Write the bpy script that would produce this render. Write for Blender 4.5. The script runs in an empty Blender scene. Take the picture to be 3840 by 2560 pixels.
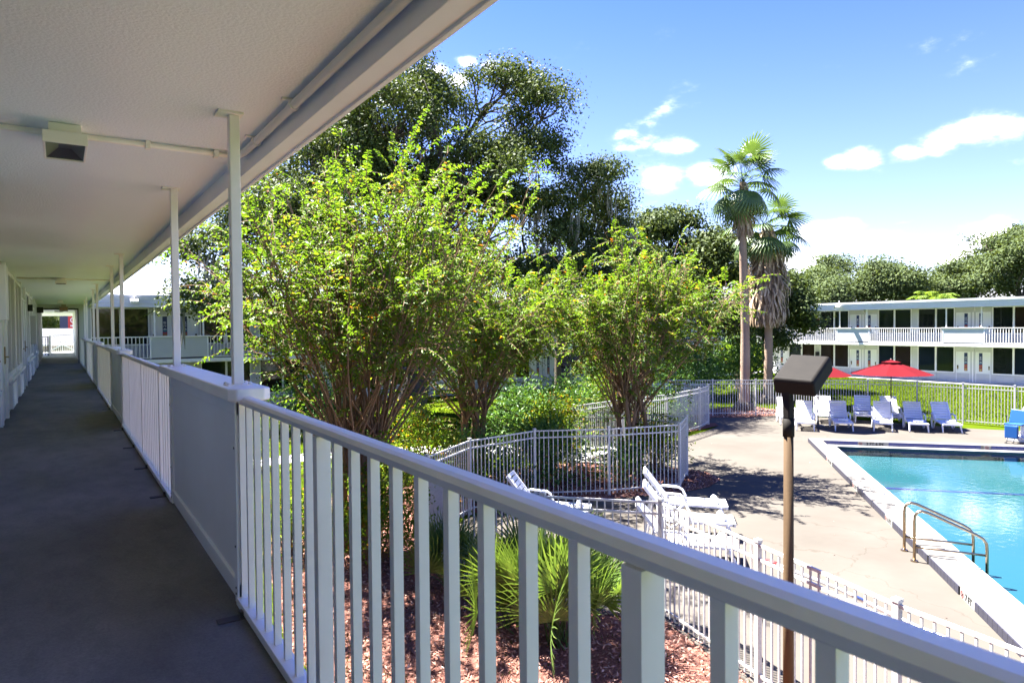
import bpy, bmesh, math, random
import numpy as np
from mathutils import Vector, Matrix
from mathutils.geometry import tessellate_polygon

rng = np.random.default_rng(7); random.seed(7)
scene = bpy.context.scene
COL = scene.collection
rad = math.radians

# ------------------------------------------------------------------ camera
YAW, PITCH, ROLL, FPX = .588855, -.021723, -.008439, 2539.7
CAM = Vector((0, 0, 4.15))
fwd = Vector((math.sin(YAW)*math.cos(PITCH), math.cos(YAW)*math.cos(PITCH), math.sin(PITCH)))
rgt = Vector((math.cos(YAW), -math.sin(YAW), 0)); upv = rgt.cross(fwd)
cr = rgt*math.cos(ROLL) + upv*math.sin(ROLL); cu_ = -rgt*math.sin(ROLL) + upv*math.cos(ROLL)
cam = bpy.data.cameras.new('camera'); cam.sensor_width = 36; cam.lens = FPX/3840*36
cam.clip_start = .02; cam.clip_end = 3000
cam.dof.use_dof = True; cam.dof.focus_distance = 12; cam.dof.aperture_fstop = 9
co = bpy.data.objects.new('camera', cam); COL.objects.link(co)
m = Matrix((cr, cu_, -fwd)).transposed().to_4x4(); m.translation = CAM; co.matrix_world = m
scene.camera = co
def vd(x, y):                      # direction seen at photo pixel (3840 wide); used to aim clouds and trees
    return (fwd + cr*((x-1920)/FPX) - cu_*((y-1280)/FPX))

# ------------------------------------------------------------------ sky + sun
SKY, SKY_TINT, SKY_LOW, CLOUD, SUN, EXPO = .05, (.080, .130, .35), (.262, .240, .295), 10.0, 2.0, 4.55
SUN_EL = rad(60); SUN_DIR = Vector((-.30, .95, 0)).normalized()
w = bpy.data.worlds.new('World'); scene.world = w; w.use_nodes = True
nt = w.node_tree; nt.nodes.clear()
def wn(t, **k):
    n = nt.nodes.new(t)
    for a, b in k.items(): setattr(n, a, b)
    return n
out = wn('ShaderNodeOutputWorld'); bg = wn('ShaderNodeBackground'); nt.links.new(bg.outputs[0], out.inputs[0])
sky = wn('ShaderNodeTexSky', sky_type='NISHITA', sun_disc=False, sun_elevation=SUN_EL,
         sun_rotation=math.atan2(SUN_DIR.x, SUN_DIR.y), air_density=1.0, dust_density=.4, ozone_density=2.0)
tc = wn('ShaderNodeTexCoord')
def wmath(op, a, b=None, c=None):
    n = wn('ShaderNodeMath', operation=op)
    for i, v in enumerate((a, b, c)):
        if v is None: continue
        if isinstance(v, (int, float)): n.inputs[i].default_value = v
        else: nt.links.new(v, n.inputs[i])
    return n.outputs[0]
def wvec(op, a, b=None):
    n = wn('ShaderNodeVectorMath', operation=op)
    for i, v in enumerate((a, b)):
        if v is None: continue
        if isinstance(v, (tuple, Vector)): n.inputs[i].default_value = v
        else: nt.links.new(v, n.inputs[i])
    return n
D3 = wvec('NORMALIZE', tc.outputs['Generated']).outputs[0]
sep = wn('ShaderNodeSeparateXYZ'); nt.links.new(D3, sep.inputs[0])
den = wmath('ADD', wmath('MAXIMUM', sep.outputs[2], 0.0), .22)
cmb = wn('ShaderNodeCombineXYZ')
nt.links.new(wmath('DIVIDE', sep.outputs[0], den), cmb.inputs[0]); nt.links.new(wmath('DIVIDE', sep.outputs[1], den), cmb.inputs[1])
nz = wn('ShaderNodeTexNoise'); nz.inputs['Scale'].default_value = 3.1; nz.inputs['Detail'].default_value = 9; nz.inputs['Roughness'].default_value = .55
nt.links.new(wvec('ADD', cmb.outputs[0], (8.1, 4.4, 0)).outputs[0], nz.inputs['Vector'])
nz2 = wn('ShaderNodeTexNoise'); nz2.inputs['Scale'].default_value = 9; nz2.inputs['Detail'].default_value = 8; nz2.inputs['Roughness'].default_value = .6
nt.links.new(wvec('MULTIPLY', D3, (1, 1, 2.2)).outputs[0], nz2.inputs['Vector'])
dens = None
CLOUDS = [(2560, 555, .075), (2480, 660, .105), (2640, 650, .085), (3215, 600, .06), (3150, 610, .05), (3420, 575, .05), (3530, 540, .07), (3660, 500, .085), (3770, 480, .06),
          (1640, 265, .05), (1840, 250, .045), (1720, 300, .05), (3150, 850, .07), (3280, 905, .07), (3060, 870, .08), (3740, 870, .09), (3560, 965, .07), (2980, 980, .09),
          (500, 1100, .08), (2250, 660, .06), (1750, 230, .04)]
for (x, y, r) in CLOUDS:
    c = vd(x, y).normalized()
    L = wvec('LENGTH', wvec('MULTIPLY', wvec('SUBTRACT', D3, tuple(c)).outputs[0], (1, 1, 1.9)).outputs[0]).outputs[1]
    v = wmath('MAXIMUM', wmath('SUBTRACT', 1.0, wmath('DIVIDE', L, r*.8)), 0.0)
    dens = v if dens is None else wmath('MAXIMUM', dens, v)
gen = wmath('MULTIPLY', wmath('MAXIMUM', wmath('SUBTRACT', nz.outputs[0], .495), 0.0), 3.0)   # scattered clouds everywhere else, coverage raised to add fill light from unseen sky
frac = wmath('SUBTRACT', wmath('ADD', wmath('MAXIMUM', dens, gen), wmath('MULTIPLY', nz2.outputs[0], 2.0)), 1.18)
mr = wn('ShaderNodeMapRange', interpolation_type='SMOOTHSTEP'); nt.links.new(frac, mr.inputs[0])
mr.inputs[1].default_value = 0; mr.inputs[2].default_value = .95; mr.inputs[3].default_value = 0; mr.inputs[4].default_value = .9
mask = wmath('MULTIPLY', wmath('POWER', mr.outputs[0], 3.2), wmath('MINIMUM', wmath('MULTIPLY', wmath('MAXIMUM', wmath('MAXIMUM', dens, gen), 0.0), 9.0), 1.0))
mx = wn('ShaderNodeMix', data_type='RGBA'); nt.links.new(mask, mx.inputs[0]); 
el = wn('ShaderNodeMapRange', interpolation_type='SMOOTHSTEP'); nt.links.new(sep.outputs[2], el.inputs[0]); el.inputs[1].default_value = -.05; el.inputs[2].default_value = .62
tm_ = wn('ShaderNodeMix', data_type='RGBA'); nt.links.new(el.outputs[0], tm_.inputs[0]); tm_.inputs[6].default_value = (*SKY_LOW, 1); tm_.inputs[7].default_value = (*SKY_TINT, 1)
nt.links.new(wvec('MULTIPLY', sky.outputs[0], tm_.outputs[2]).outputs[0], mx.inputs[6])
mx.inputs[7].default_value = (CLOUD, CLOUD*.96, CLOUD*.90, 1)
nt.links.new(mx.outputs[2], bg.inputs[0]); bg.inputs[1].default_value = SKY
sun = bpy.data.lights.new('sun', 'SUN'); sun.energy = SUN; sun.angle = rad(.53); sun.color = (1, .97, .92)
so = bpy.data.objects.new('sun', sun); COL.objects.link(so)
sd = Vector((SUN_DIR.x*math.cos(SUN_EL), SUN_DIR.y*math.cos(SUN_EL), math.sin(SUN_EL)))
so.rotation_euler = sd.to_track_quat('Z', 'Y').to_euler()
scene.view_settings.view_transform = 'Standard'; scene.view_settings.look = 'None'
scene.view_settings.exposure = EXPO; scene.view_settings.gamma = 1
scene.render.engine = 'CYCLES'
cy = scene.cycles
cy.max_bounces = 12; cy.diffuse_bounces = 10; cy.glossy_bounces = 4; cy.transmission_bounces = 8; cy.transparent_max_bounces = 16
cy.use_denoising = True; cy.caustics_reflective = False; cy.caustics_refractive = False; cy.sample_clamp_indirect = 0

# ------------------------------------------------------------------ materials
MATS = {}
def mat(name, col, rough=.6, spec=.4, metal=0, noise=None, bump=None, coat=0):
    """noise=(scale, amount, colour2, detail[, stretch xyz]); bump=(scale, strength, distance)"""
    mt = bpy.data.materials.new(name); mt.use_nodes = True; t = mt.node_tree; b = t.nodes['Principled BSDF']
    b.inputs['Base Color'].default_value = (*col, 1); b.inputs['Roughness'].default_value = rough
    b.inputs['Specular IOR Level'].default_value = spec; b.inputs['Metallic'].default_value = metal
    g = t.nodes.new('ShaderNodeNewGeometry')
    if noise:
        n = t.nodes.new('ShaderNodeTexNoise'); n.inputs['Scale'].default_value = noise[0]; n.inputs['Detail'].default_value = noise[3]; n.inputs['Roughness'].default_value = .62
        if len(noise) > 4:
            mp = t.nodes.new('ShaderNodeMapping'); mp.inputs['Scale'].default_value = noise[4]
            t.links.new(g.outputs['Position'], mp.inputs[0]); t.links.new(mp.outputs[0], n.inputs['Vector'])
        else: t.links.new(g.outputs['Position'], n.inputs['Vector'])
        r = t.nodes.new('ShaderNodeValToRGB'); r.color_ramp.elements[0].position = .32; r.color_ramp.elements[1].position = .68
        r.color_ramp.elements[0].color = (*noise[2], 1); r.color_ramp.elements[1].color = (*col, 1)
        x = t.nodes.new('ShaderNodeMix'); x.data_type = 'RGBA'; x.inputs[0].default_value = noise[1]
        x.inputs[6].default_value = (*col, 1); t.links.new(n.outputs[0], r.inputs[0]); t.links.new(r.outputs[0], x.inputs[7]); t.links.new(x.outputs[2], b.inputs['Base Color'])
    if bump:
        n2 = t.nodes.new('ShaderNodeTexNoise'); n2.inputs['Scale'].default_value = bump[0]; n2.inputs['Detail'].default_value = 5
        t.links.new(g.outputs['Position'], n2.inputs['Vector'])
        bp = t.nodes.new('ShaderNodeBump'); bp.inputs['Strength'].default_value = bump[1]; bp.inputs['Distance'].default_value = bump[2]
        t.links.new(n2.outputs[0], bp.inputs['Height']); t.links.new(bp.outputs[0], b.inputs['Normal'])
    MATS[name] = mt; return mt
def leafmat(name, stops, trans=.4, rough=.45, spec=.35, tint=(1.25, 1.2, .5)):
    mt = bpy.data.materials.new(name); mt.use_nodes = True; t = mt.node_tree; b = t.nodes['Principled BSDF']; o = t.nodes['Material Output']
    a = t.nodes.new('ShaderNodeAttribute'); a.attribute_name = 'rnd'
    r = t.nodes.new('ShaderNodeValToRGB'); e = r.color_ramp.elements
    while len(e) < len(stops): e.new(.5)
    for i, (p, c) in enumerate(stops): e[i].position = p; e[i].color = (*c, 1)
    t.links.new(a.outputs['Fac'], r.inputs[0]); t.links.new(r.outputs[0], b.inputs['Base Color'])
    b.inputs['Roughness'].default_value = rough; b.inputs['Specular IOR Level'].default_value = spec
    tr = t.nodes.new('ShaderNodeBsdfTranslucent')
    mu = t.nodes.new('ShaderNodeMix'); mu.data_type = 'RGBA'; mu.blend_type = 'MULTIPLY'; mu.inputs[0].default_value = 1
    t.links.new(r.outputs[0], mu.inputs[6]); mu.inputs[7].default_value = (*tint, 1); t.links.new(mu.outputs[2], tr.inputs[0])
    ms = t.nodes.new('ShaderNodeMixShader'); ms.inputs[0].default_value = trans
    t.links.new(b.outputs[0], ms.inputs[1]); t.links.new(tr.outputs[0], ms.inputs[2]); t.links.new(ms.outputs[0], o.inputs[0])
    MATS[name] = mt; return mt

WHITE = mat('white_paint', (.85, .85, .85), .45, .4, noise=(1.7, .35, (.70, .69, .66), 6), bump=(60, .08, .004))
RAILW = mat('rail_paint', (.88, .845, .79), .42, .4, noise=(4.5, .45, (.76, .71, .65), 8), bump=(35, .05, .003))
STUCCO = mat('stucco_ceiling', (.85, .90, .91), .85, .1, noise=(.9, .45, (.75, .785, .83), 8, (1, .35, 1)), bump=(75, .35, .014))
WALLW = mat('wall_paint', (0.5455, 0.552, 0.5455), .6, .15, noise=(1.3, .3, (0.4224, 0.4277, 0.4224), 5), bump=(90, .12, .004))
FASCIAW = mat('fascia_paint', (.62, .63, .63), .5, .3, noise=(2, .2, (.72, .74, .75), 4))  # off-white fascia board paint with slight random mottling
FLOOR = mat('walkway_paint', (.085, .083, .08), .62, .35, bump=(170, .35, .006))
CONC = mat('deck_concrete', (.090, .080, .068), .9, .03, noise=(.45, .8, (.068, .0595, .050), 10), bump=(60, .25, .006))
PATH = mat('path_concrete', (.36, .35, .33), .85, .2, noise=(2, .5, (.27, .26, .25), 7))
BREEZE = mat('breezeway_concrete', (.38, .38, .37), .7, .3, noise=(1, .5, (.22, .22, .21), 6, (.3, 2, 1)))
CURB = mat('curb_concrete', (0.1393, 0.1298, 0.1169), .85, .03, noise=(3, .6, (0.1039, 0.09686, 0.08738), 8), bump=(50, .25, .006))
LEDGE = mat('pool_ledge', (0.2718, 0.2718, 0.2623), .7, .2, noise=(5, .4, (0.2175, 0.2175, 0.2106), 6))
TILEB = mat('blue_tile', (.018, .020, .11), .25, .5, noise=(14, .5, (.03, .03, .13), 3))
TILEO = mat('weathered_tile', (.022, .022, .035), .5, .3, noise=(30, .6, (.04, .038, .05), 5))
TILEW = mat('marker_tile', (0.1989, 0.1945, 0.1856), .5, .1, noise=(20, .3, (0.1547, 0.1515, 0.1436), 4))
INK = mat('black_ink', (.006, .006, .006), .8, .05); REDINK = mat('red_ink', (.25, .015, .012), .8, .05)
PLASTER = mat('pool_plaster', (0.03175, 0.07056, 0.07997), .8, .0, noise=(.5, .35, (0.02822, 0.06586, 0.07762), 4))
STEEL = mat('stainless_steel', (.40, .31, .21), .28, .5, 1.0, noise=(25, .5, (.26, .19, .12), 4))
ALU = mat('aluminium', (.75, .75, .76), .35, .5, .8)
FENCEW = mat('fence_paint', (0.5397, 0.5288, 0.5073), .55, .2, noise=(40, .6, (0.3238, 0.3023, 0.2752), 5))
PLASTIC = mat('white_plastic', (0.6974, 0.6974, 0.7114), .45, .15)
TOWEL = mat('towel', (0.7232, 0.7232, 0.706), .95, .0, bump=(120, .4, .01))
STRIPE = mat('towel_stripe', (.10, .12, .25), .95, .1)
CANVAS = mat('red_canvas', (0.0911, 0.008159, 0.01103), .9, .02, noise=(6, .3, (0.07964, 0.008159, 0.01055), 4))
BRONZE = mat('bronze_metal', (.075, .06, .05), .45, .4, .3)
BASEM = mat('umbrella_base', (.05, .05, .05), .6)
LAMPM = mat('lamp_housing', (0.02003, 0.01767, 0.01472), .65, .06, noise=(9, .5, (0.01472, 0.01325, 0.01149), 6), bump=(140, .1, .003))
WOODP = mat('weathered_pole', (0.105, 0.0672, 0.0364), .8, .1, noise=(9, .9, (0.049, 0.0308, 0.0168), 8, (1, 1, .09)), bump=(30, .2, .006))
def glassmat(name, col):
    g = mat(name, col, .03, .5); return g
GLASS = glassmat('dark_glass', (.012, .016, .014))
GLASSES = [GLASS, glassmat('brown_glass', (.022, .015, .011)), glassmat('blue_glass', (.008, .014, .022)), glassmat('green_glass', (.012, .02, .012))]
BODY = mat('building_body', (.6, .6, .58), .8)
DOORP = mat('door_paint', (.75, .77, .745), .5, .3)
BRASS = mat('brass_handle', (.30, .24, .13), .35, .5, .8)
BLACK = mat('black_plastic', (.02, .02, .02), .5)
REDP = mat('red_paint', (.45, .03, .03), .5)
LAWN = mat('lawn', (0.04187, 0.06553, 0.003641), .95, .0, noise=(.55, .8, (0.05643, 0.07829, 0.004551), 10), bump=(55, .7, .03))
MULCH = mat('mulch_ground', (0.275, 0.125, 0.09375), .95, .0, noise=(38, .9, (0.09375, 0.045, 0.03375), 9), bump=(60, 1, .03))
CHIP = leafmat('mulch_chips', [(0, (0.085, 0.0408, 0.0289)), (.4, (0.255, 0.1275, 0.09775)), (.8, (0.374, 0.2125, 0.1658)), (1, (0.4675, 0.34, 0.272))], 0, .9, .05)
BARK = mat('oak_bark', (.11, .09, .07), .9, .1, noise=(5, .7, (.06, .05, .04), 8, (1, 1, .3)), bump=(14, .6, .03))
CBARK = mat('crape_bark', (.25, .155, .09), .8, .2, noise=(9, .7, (.15, .09, .055), 6, (1, 1, .2)))
PBARK = mat('palm_bark', (0.2952, 0.2214, 0.1624), .9, .05, noise=(1.1, .6, (0.214, 0.1328, 0.09299), 6, (1, 1, 1.6)), bump=(22, .7, .03))
MOSS = mat('spanish_moss', (.24, .23, .18), .95, .1)
OAKL = leafmat('oak_leaf', [(0, (0.03518, 0.05412, 0.01624)), (.5, (0.07036, 0.09877, 0.02841)), (.85, (0.1151, 0.142, 0.046)), (1, (0.1624, 0.1759, 0.06765))], .22, .6, .10)
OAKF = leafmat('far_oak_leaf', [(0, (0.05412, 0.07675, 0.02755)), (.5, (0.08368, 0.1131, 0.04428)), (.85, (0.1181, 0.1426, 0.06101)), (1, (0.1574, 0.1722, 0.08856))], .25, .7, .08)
CRAPEL = leafmat('crape_leaf', [(0, (0.0504, 0.1109, 0.0126)), (.40, (0.1071, 0.189, 0.01764)), (.78, (0.1701, 0.2394, 0.02268)), (.92, (0.2898, 0.252, 0.0252)), (.97, (0.378, 0.2016, 0.02268)), (1, (0.315, 0.1197, 0.01764))], .46, .45, .14)
PALML = leafmat('palm_leaf', [(0, (0.05117, 0.09274, 0.02878)), (.6, (0.09594, 0.1518, 0.04797)), (.9, (0.1678, 0.2159, 0.06716)), (1, (0.3038, 0.2639, 0.08795))], .3, .38, .45)
PMETL = leafmat('palmetto_leaf', [(0, (0.06919, 0.123, 0.03075)), (.6, (0.1308, 0.1999, 0.04612)), (.9, (0.2152, 0.2767, 0.06919)), (1, (0.3075, 0.3075, 0.1076))], .35, .35, .5)
DEADL = leafmat('dead_frond', [(0, (0.1476, 0.1004, 0.06199)), (.5, (0.3542, 0.2582, 0.1697)), (1, (0.5609, 0.4428, 0.31))], .1, .8, .1, (1, 1, 1))
QUEENL = leafmat('queen_leaf', [(0, (0.1033, 0.1771, 0.02952)), (1, (0.2066, 0.2804, 0.05166))], .4, .6, .1)
SHRUBL = leafmat('shrub_leaf', [(0, (0.0369, 0.09225, 0.02214)), (.6, (0.0738, 0.1569, 0.0369)), (1, (0.1661, 0.2767, 0.05535))], .25, .45, .22)
GRASSL = leafmat('grass_blade', [(0, (0.03178, 0.05609, 0.002804)), (.6, (0.04861, 0.07668, 0.003739)), (1, (0.07291, 0.09158, 0.007478))], .35, .7, .03)
SHINGLE = mat('roof_shingle', (.17, .175, .185), .9, .1, noise=(6, .6, (.11, .115, .13), 6, (.4, 1, 3)))
CREAM = mat('cream_wall', (.28, .26, .21), .8)
# hairline cracks in the deck
t = CONC.node_tree; b = t.nodes['Principled BSDF']; src = b.inputs['Base Color'].links[0].from_socket; g = t.nodes.new('ShaderNodeNewGeometry')
nn = t.nodes.new('ShaderNodeTexNoise'); nn.inputs['Scale'].default_value = 1.2; nn.inputs['Detail'].default_value = 6; t.links.new(g.outputs['Position'], nn.inputs['Vector'])
va = t.nodes.new('ShaderNodeVectorMath'); va.operation = 'MULTIPLY_ADD'; t.links.new(nn.outputs['Color'], va.inputs[0]); va.inputs[1].default_value = (1.6, 1.6, 0); t.links.new(g.outputs['Position'], va.inputs[2])
vo = t.nodes.new('ShaderNodeTexVoronoi'); vo.feature = 'DISTANCE_TO_EDGE'; vo.inputs['Scale'].default_value = .22; t.links.new(va.outputs[0], vo.inputs['Vector'])
rc = t.nodes.new('ShaderNodeValToRGB'); rc.color_ramp.elements[0].color = (.8, .77, .74, 1); rc.color_ramp.elements[0].position = .0005; rc.color_ramp.elements[1].position = .0035; t.links.new(vo.outputs[0], rc.inputs[0])
mu = t.nodes.new('ShaderNodeMix'); mu.data_type = 'RGBA'; mu.blend_type = 'MULTIPLY'; mu.inputs[0].default_value = 1; t.links.new(src, mu.inputs[6]); t.links.new(rc.outputs[0], mu.inputs[7]); t.links.new(mu.outputs[2], b.inputs['Base Color'])
# walkway floor: worn dark paint with damp stains of their own shape
t = FLOOR.node_tree; b = t.nodes['Principled BSDF']; g = t.nodes.new('ShaderNodeNewGeometry')
def tn(scale, detail, stretch, r=.62):
    mp = t.nodes.new('ShaderNodeMapping'); mp.inputs['Scale'].default_value = stretch; t.links.new(g.outputs['Position'], mp.inputs[0])
    n = t.nodes.new('ShaderNodeTexNoise'); n.inputs['Scale'].default_value = scale; n.inputs['Detail'].default_value = detail; n.inputs['Roughness'].default_value = r
    t.links.new(mp.outputs[0], n.inputs['Vector']); return n.outputs[0]
r1 = t.nodes.new('ShaderNodeValToRGB'); t.links.new(tn(1.1, 9, (.8, .45, 1)), r1.inputs[0])
r1.color_ramp.elements[0].position = .36; r1.color_ramp.elements[0].color = (.122, .115, .105, 1)
r1.color_ramp.elements[1].position = .66; r1.color_ramp.elements[1].color = (.218, .206, .188, 1)
r2 = t.nodes.new('ShaderNodeValToRGB'); t.links.new(tn(.55, 8, (1.6, .55, 1), .7), r2.inputs[0])
r2.color_ramp.elements[0].position = .56; r2.color_ramp.elements[0].color = (1, 1, 1, 1)
r2.color_ramp.elements[1].position = .63; r2.color_ramp.elements[1].color = (.66, .66, .67, 1)
mu = t.nodes.new('ShaderNodeMix'); mu.data_type = 'RGBA'; mu.blend_type = 'MULTIPLY'; mu.inputs[0].default_value = 1
t.links.new(r1.outputs[0], mu.inputs[6]); t.links.new(r2.outputs[0], mu.inputs[7]); gr = t.nodes.new('ShaderNodeValToRGB'); t.links.new(tn(75, 6, (1, 1, 1), .75), gr.inputs[0]); gr.color_ramp.elements[0].position = .35; gr.color_ramp.elements[0].color = (.80, .80, .80, 1); gr.color_ramp.elements[1].position = .66; gr.color_ramp.elements[1].color = (1.1, 1.1, 1.1, 1)
sc1 = t.nodes.new('ShaderNodeValToRGB'); t.links.new(tn(7, 12, (1, .5, 1), .8), sc1.inputs[0]); sc1.color_ramp.elements[0].position = .42; sc1.color_ramp.elements[0].color = (.85, .85, .85, 1); sc1.color_ramp.elements[1].position = .52; sc1.color_ramp.elements[1].color = (1, 1, 1, 1)
last = mu.outputs[2]
for rr_ in (gr, sc1):
    m9 = t.nodes.new('ShaderNodeMix'); m9.data_type = 'RGBA'; m9.blend_type = 'MULTIPLY'; m9.inputs[0].default_value = 1; t.links.new(last, m9.inputs[6]); t.links.new(rr_.outputs[0], m9.inputs[7]); last = m9.outputs[2]
t.links.new(last, b.inputs['Base Color'])
r3 = t.nodes.new('ShaderNodeMapRange'); t.links.new(r2.outputs[0], r3.inputs[0]); r3.inputs[1].default_value = .5; r3.inputs[3].default_value = .42; r3.inputs[4].default_value = .72
t.links.new(r3.outputs[0], b.inputs['Roughness'])
# pool water: clear tinted body, Fresnel reflections, small ripples
WATER = bpy.data.materials.new('pool_water'); WATER.use_nodes = True; t = WATER.node_tree; t.nodes.clear()
o = t.nodes.new('ShaderNodeOutputMaterial'); tr = t.nodes.new('ShaderNodeBsdfTransparent'); tr.inputs[0].default_value = (.62, .92, .96, 1)
gl = t.nodes.new('ShaderNodeBsdfGlossy'); gl.inputs['Roughness'].default_value = .03; fr = t.nodes.new('ShaderNodeFresnel'); fr.inputs[0].default_value = 1.33
ms = t.nodes.new('ShaderNodeMixShader'); g = t.nodes.new('ShaderNodeNewGeometry'); n = t.nodes.new('ShaderNodeTexNoise'); n.inputs['Scale'].default_value = 5.5; n.inputs['Detail'].default_value = 4
bp = t.nodes.new('ShaderNodeBump'); bp.inputs['Strength'].default_value = .06; bp.inputs['Distance'].default_value = .05
for a, b_ in ((g.outputs['Position'], n.inputs['Vector']), (n.outputs[0], bp.inputs['Height']), (bp.outputs[0], gl.inputs['Normal']), (bp.outputs[0], fr.inputs['Normal']),
              (fr.outputs[0], ms.inputs[0]), (tr.outputs[0], ms.inputs[1]), (gl.outputs[0], ms.inputs[2]), (ms.outputs[0], o.inputs[0])): t.links.new(a, b_)
# printed door sign: navy above, pale half disc, bright pattern below (flat print)
SIGN = bpy.data.materials.new('door_sign_print'); SIGN.use_nodes = True; t = SIGN.node_tree; b = t.nodes['Principled BSDF']; b.inputs['Roughness'].default_value = .5
tcn = t.nodes.new('ShaderNodeTexCoord'); sp = t.nodes.new('ShaderNodeSeparateXYZ'); t.links.new(tcn.outputs['Generated'], sp.inputs[0])
def sm(op, a, b_=None):
    n = t.nodes.new('ShaderNodeMath'); n.operation = op
    for i, v in enumerate((a, b_)):
        if v is None: continue
        if isinstance(v, (int, float)): n.inputs[i].default_value = v
        else: t.links.new(v, n.inputs[i])
    return n.outputs[0]
def smix(f, a, b_):
    n = t.nodes.new('ShaderNodeMix'); n.data_type = 'RGBA'; t.links.new(f, n.inputs[0])
    for i, v in ((6, a), (7, b_)):
        if isinstance(v, tuple): n.inputs[i].default_value = (*v, 1)
        else: t.links.new(v, n.inputs[i])
    return n.outputs[2]
X_, Z_ = sp.outputs[0], sp.outputs[2]
zig = sm('ABSOLUTE', sm('SUBTRACT', sm('FRACT', sm('MULTIPLY', X_, 2.0)), .5))
band = sm('FRACT', sm('MULTIPLY', sm('ADD', Z_, sm('MULTIPLY', zig, .14)), 7.0))
pat = smix(sm('LESS_THAN', band, .34), (.26, .012, .07), (.36, .22, .02))
pat = smix(sm('GREATER_THAN', sm('ADD', Z_, sm('MULTIPLY', zig, .1)), .40), pat, (.012, .12, .20))
pat = smix(sm('LESS_THAN', sm('ADD', sm('POWER', sm('SUBTRACT', X_, .5), 2.0), sm('MULTIPLY', sm('POWER', sm('SUBTRACT', Z_, .07), 2.0), 30)), .10), pat, (.4, .32, .12))
navy = smix(sm('GREATER_THAN', Z_, .46), pat, (.012, .03, .095))
disc = sm('MULTIPLY', sm('GREATER_THAN', Z_, .46), sm('LESS_THAN', sm('ADD', sm('POWER', sm('SUBTRACT', X_, .5), 2.0), sm('MULTIPLY', sm('POWER', sm('SUBTRACT', Z_, .46), 2.0), 36)), .16))
t.links.new(smix(disc, navy, (.38, .41, .45)), b.inputs['Base Color'])

# ------------------------------------------------------------------ mesh helpers
class MB:
    def __init__(s): s.v = []; s.f = []
    def box(s, x0, x1, y0, y1, z0, z1, M=None):
        n = len(s.v)
        P = [(x, y, z) for z in (min(z0, z1), max(z0, z1)) for y in (min(y0, y1), max(y0, y1)) for x in (min(x0, x1), max(x0, x1))]
        if M is not None: P = [tuple(M @ Vector(p)) for p in P]
        s.v += P
        s.f += [tuple(n+i for i in q) for q in ((0, 2, 3, 1), (4, 5, 7, 6), (0, 1, 5, 4), (2, 6, 7, 3), (0, 4, 6, 2), (1, 3, 7, 5))]
        return s
    def bar(s, a, b, wx, wz=None, up=(0, 0, 1)):
        a = Vector(a); b = Vector(b); wz = wz or wx; d = b-a; L = d.length; z = d.normalized(); u = Vector(up)
        if abs(z.dot(u)) > .98: u = Vector((1, 0, 0))
        x = u.cross(z).normalized(); y = z.cross(x)
        M = Matrix((x, y, z)).transposed().to_4x4(); M.translation = a
        return s.box(-wx/2, wx/2, -wz/2, wz/2, 0, L, M)
    def tube(s, pts, rads, n=8, cap=True):
        pts = [Vector(p) for p in pts]; rads = [rads]*len(pts) if isinstance(rads, (int, float)) else rads
        b0 = len(s.v); x = None
        for i, p in enumerate(pts):
            d = (pts[min(i+1, len(pts)-1)]-pts[max(i-1, 0)]).normalized()
            if x is None: x = d.orthogonal().normalized()
            else:
                x = x-d*x.dot(d); x = x.normalized() if x.length > 1e-6 else d.orthogonal().normalized()
            y = d.cross(x)
            for k in range(n):
                a = 2*math.pi*k/n; s.v.append(tuple(p+(x*math.cos(a)+y*math.sin(a))*rads[i]))
        for i in range(len(pts)-1):
            for k in range(n):
                q = b0+i*n; s.f.append((q+k, q+(k+1) % n, q+n+(k+1) % n, q+n+k))
        if cap: s.f.append(tuple(b0+k for k in range(n))[::-1]); s.f.append(tuple(b0+(len(pts)-1)*n+k for k in range(n)))
        return s
    def lathe(s, prof, c=(0, 0, 0), n=16):
        return s.tube([(c[0], c[1], c[2]+z) for r, z in prof], [max(r, 1e-4) for r, z in prof], n)
    def extr(s, prof, axis, a0, a1):            # closed profile [(u,z)] extruded along 'x' or 'y'
        n = len(s.v); k = len(prof)
        for a in (a0, a1): s.v += [((u, a, z) if axis == 'y' else (a, u, z)) for u, z in prof]
        s.f += [(n+i, n+(i+1) % k, n+k+(i+1) % k, n+k+i) for i in range(k)] + [tuple(n+i for i in range(k))[::-1], tuple(n+k+i for i in range(k))]
        return s
    def poly(s, pts):
        n = len(s.v); s.v += [tuple(p) for p in pts]; s.f.append(tuple(range(n, n+len(pts)))); return s
    def mesh(s, name, mt, smooth=False, off=(0, 0, 0), fix=True):
        me = bpy.data.meshes.new(name)
        me.from_pydata([(v[0]-off[0], v[1]-off[1], v[2]-off[2]) for v in s.v], [], s.f); me.materials.append(mt)
        if fix:
            bm = bmesh.new(); bm.from_mesh(me); bmesh.ops.recalc_face_normals(bm, faces=bm.faces); bm.to_mesh(me); bm.free()
        if smooth:
            me.polygons.foreach_set('use_smooth', [True]*len(me.polygons))
        return me
    def build(s, name, mt, parent=None, smooth=False, bevel=0, seg=2):
        """vertices are world coordinates; parent chain is translation-only while building"""
        off = wloc(parent) if parent else Vector((0, 0, 0))
        o = bpy.data.objects.new(name, s.mesh(name, mt, smooth, off)); COL.objects.link(o); o.parent = parent
        if bevel:
            md = o.modifiers.new('b', 'BEVEL'); md.width = bevel; md.segments = seg; md.limit_method = 'ANGLE'; md.angle_limit = rad(40)
        return o
def wloc(o):
    v = Vector((0, 0, 0))
    while o: v = v+o.location; o = o.parent
    return v
def empty(name, loc=(0, 0, 0), parent=None):
    o = bpy.data.objects.new(name, None); COL.objects.link(o); o.location = loc; o.parent = parent; o.empty_display_size = .1; return o
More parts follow.
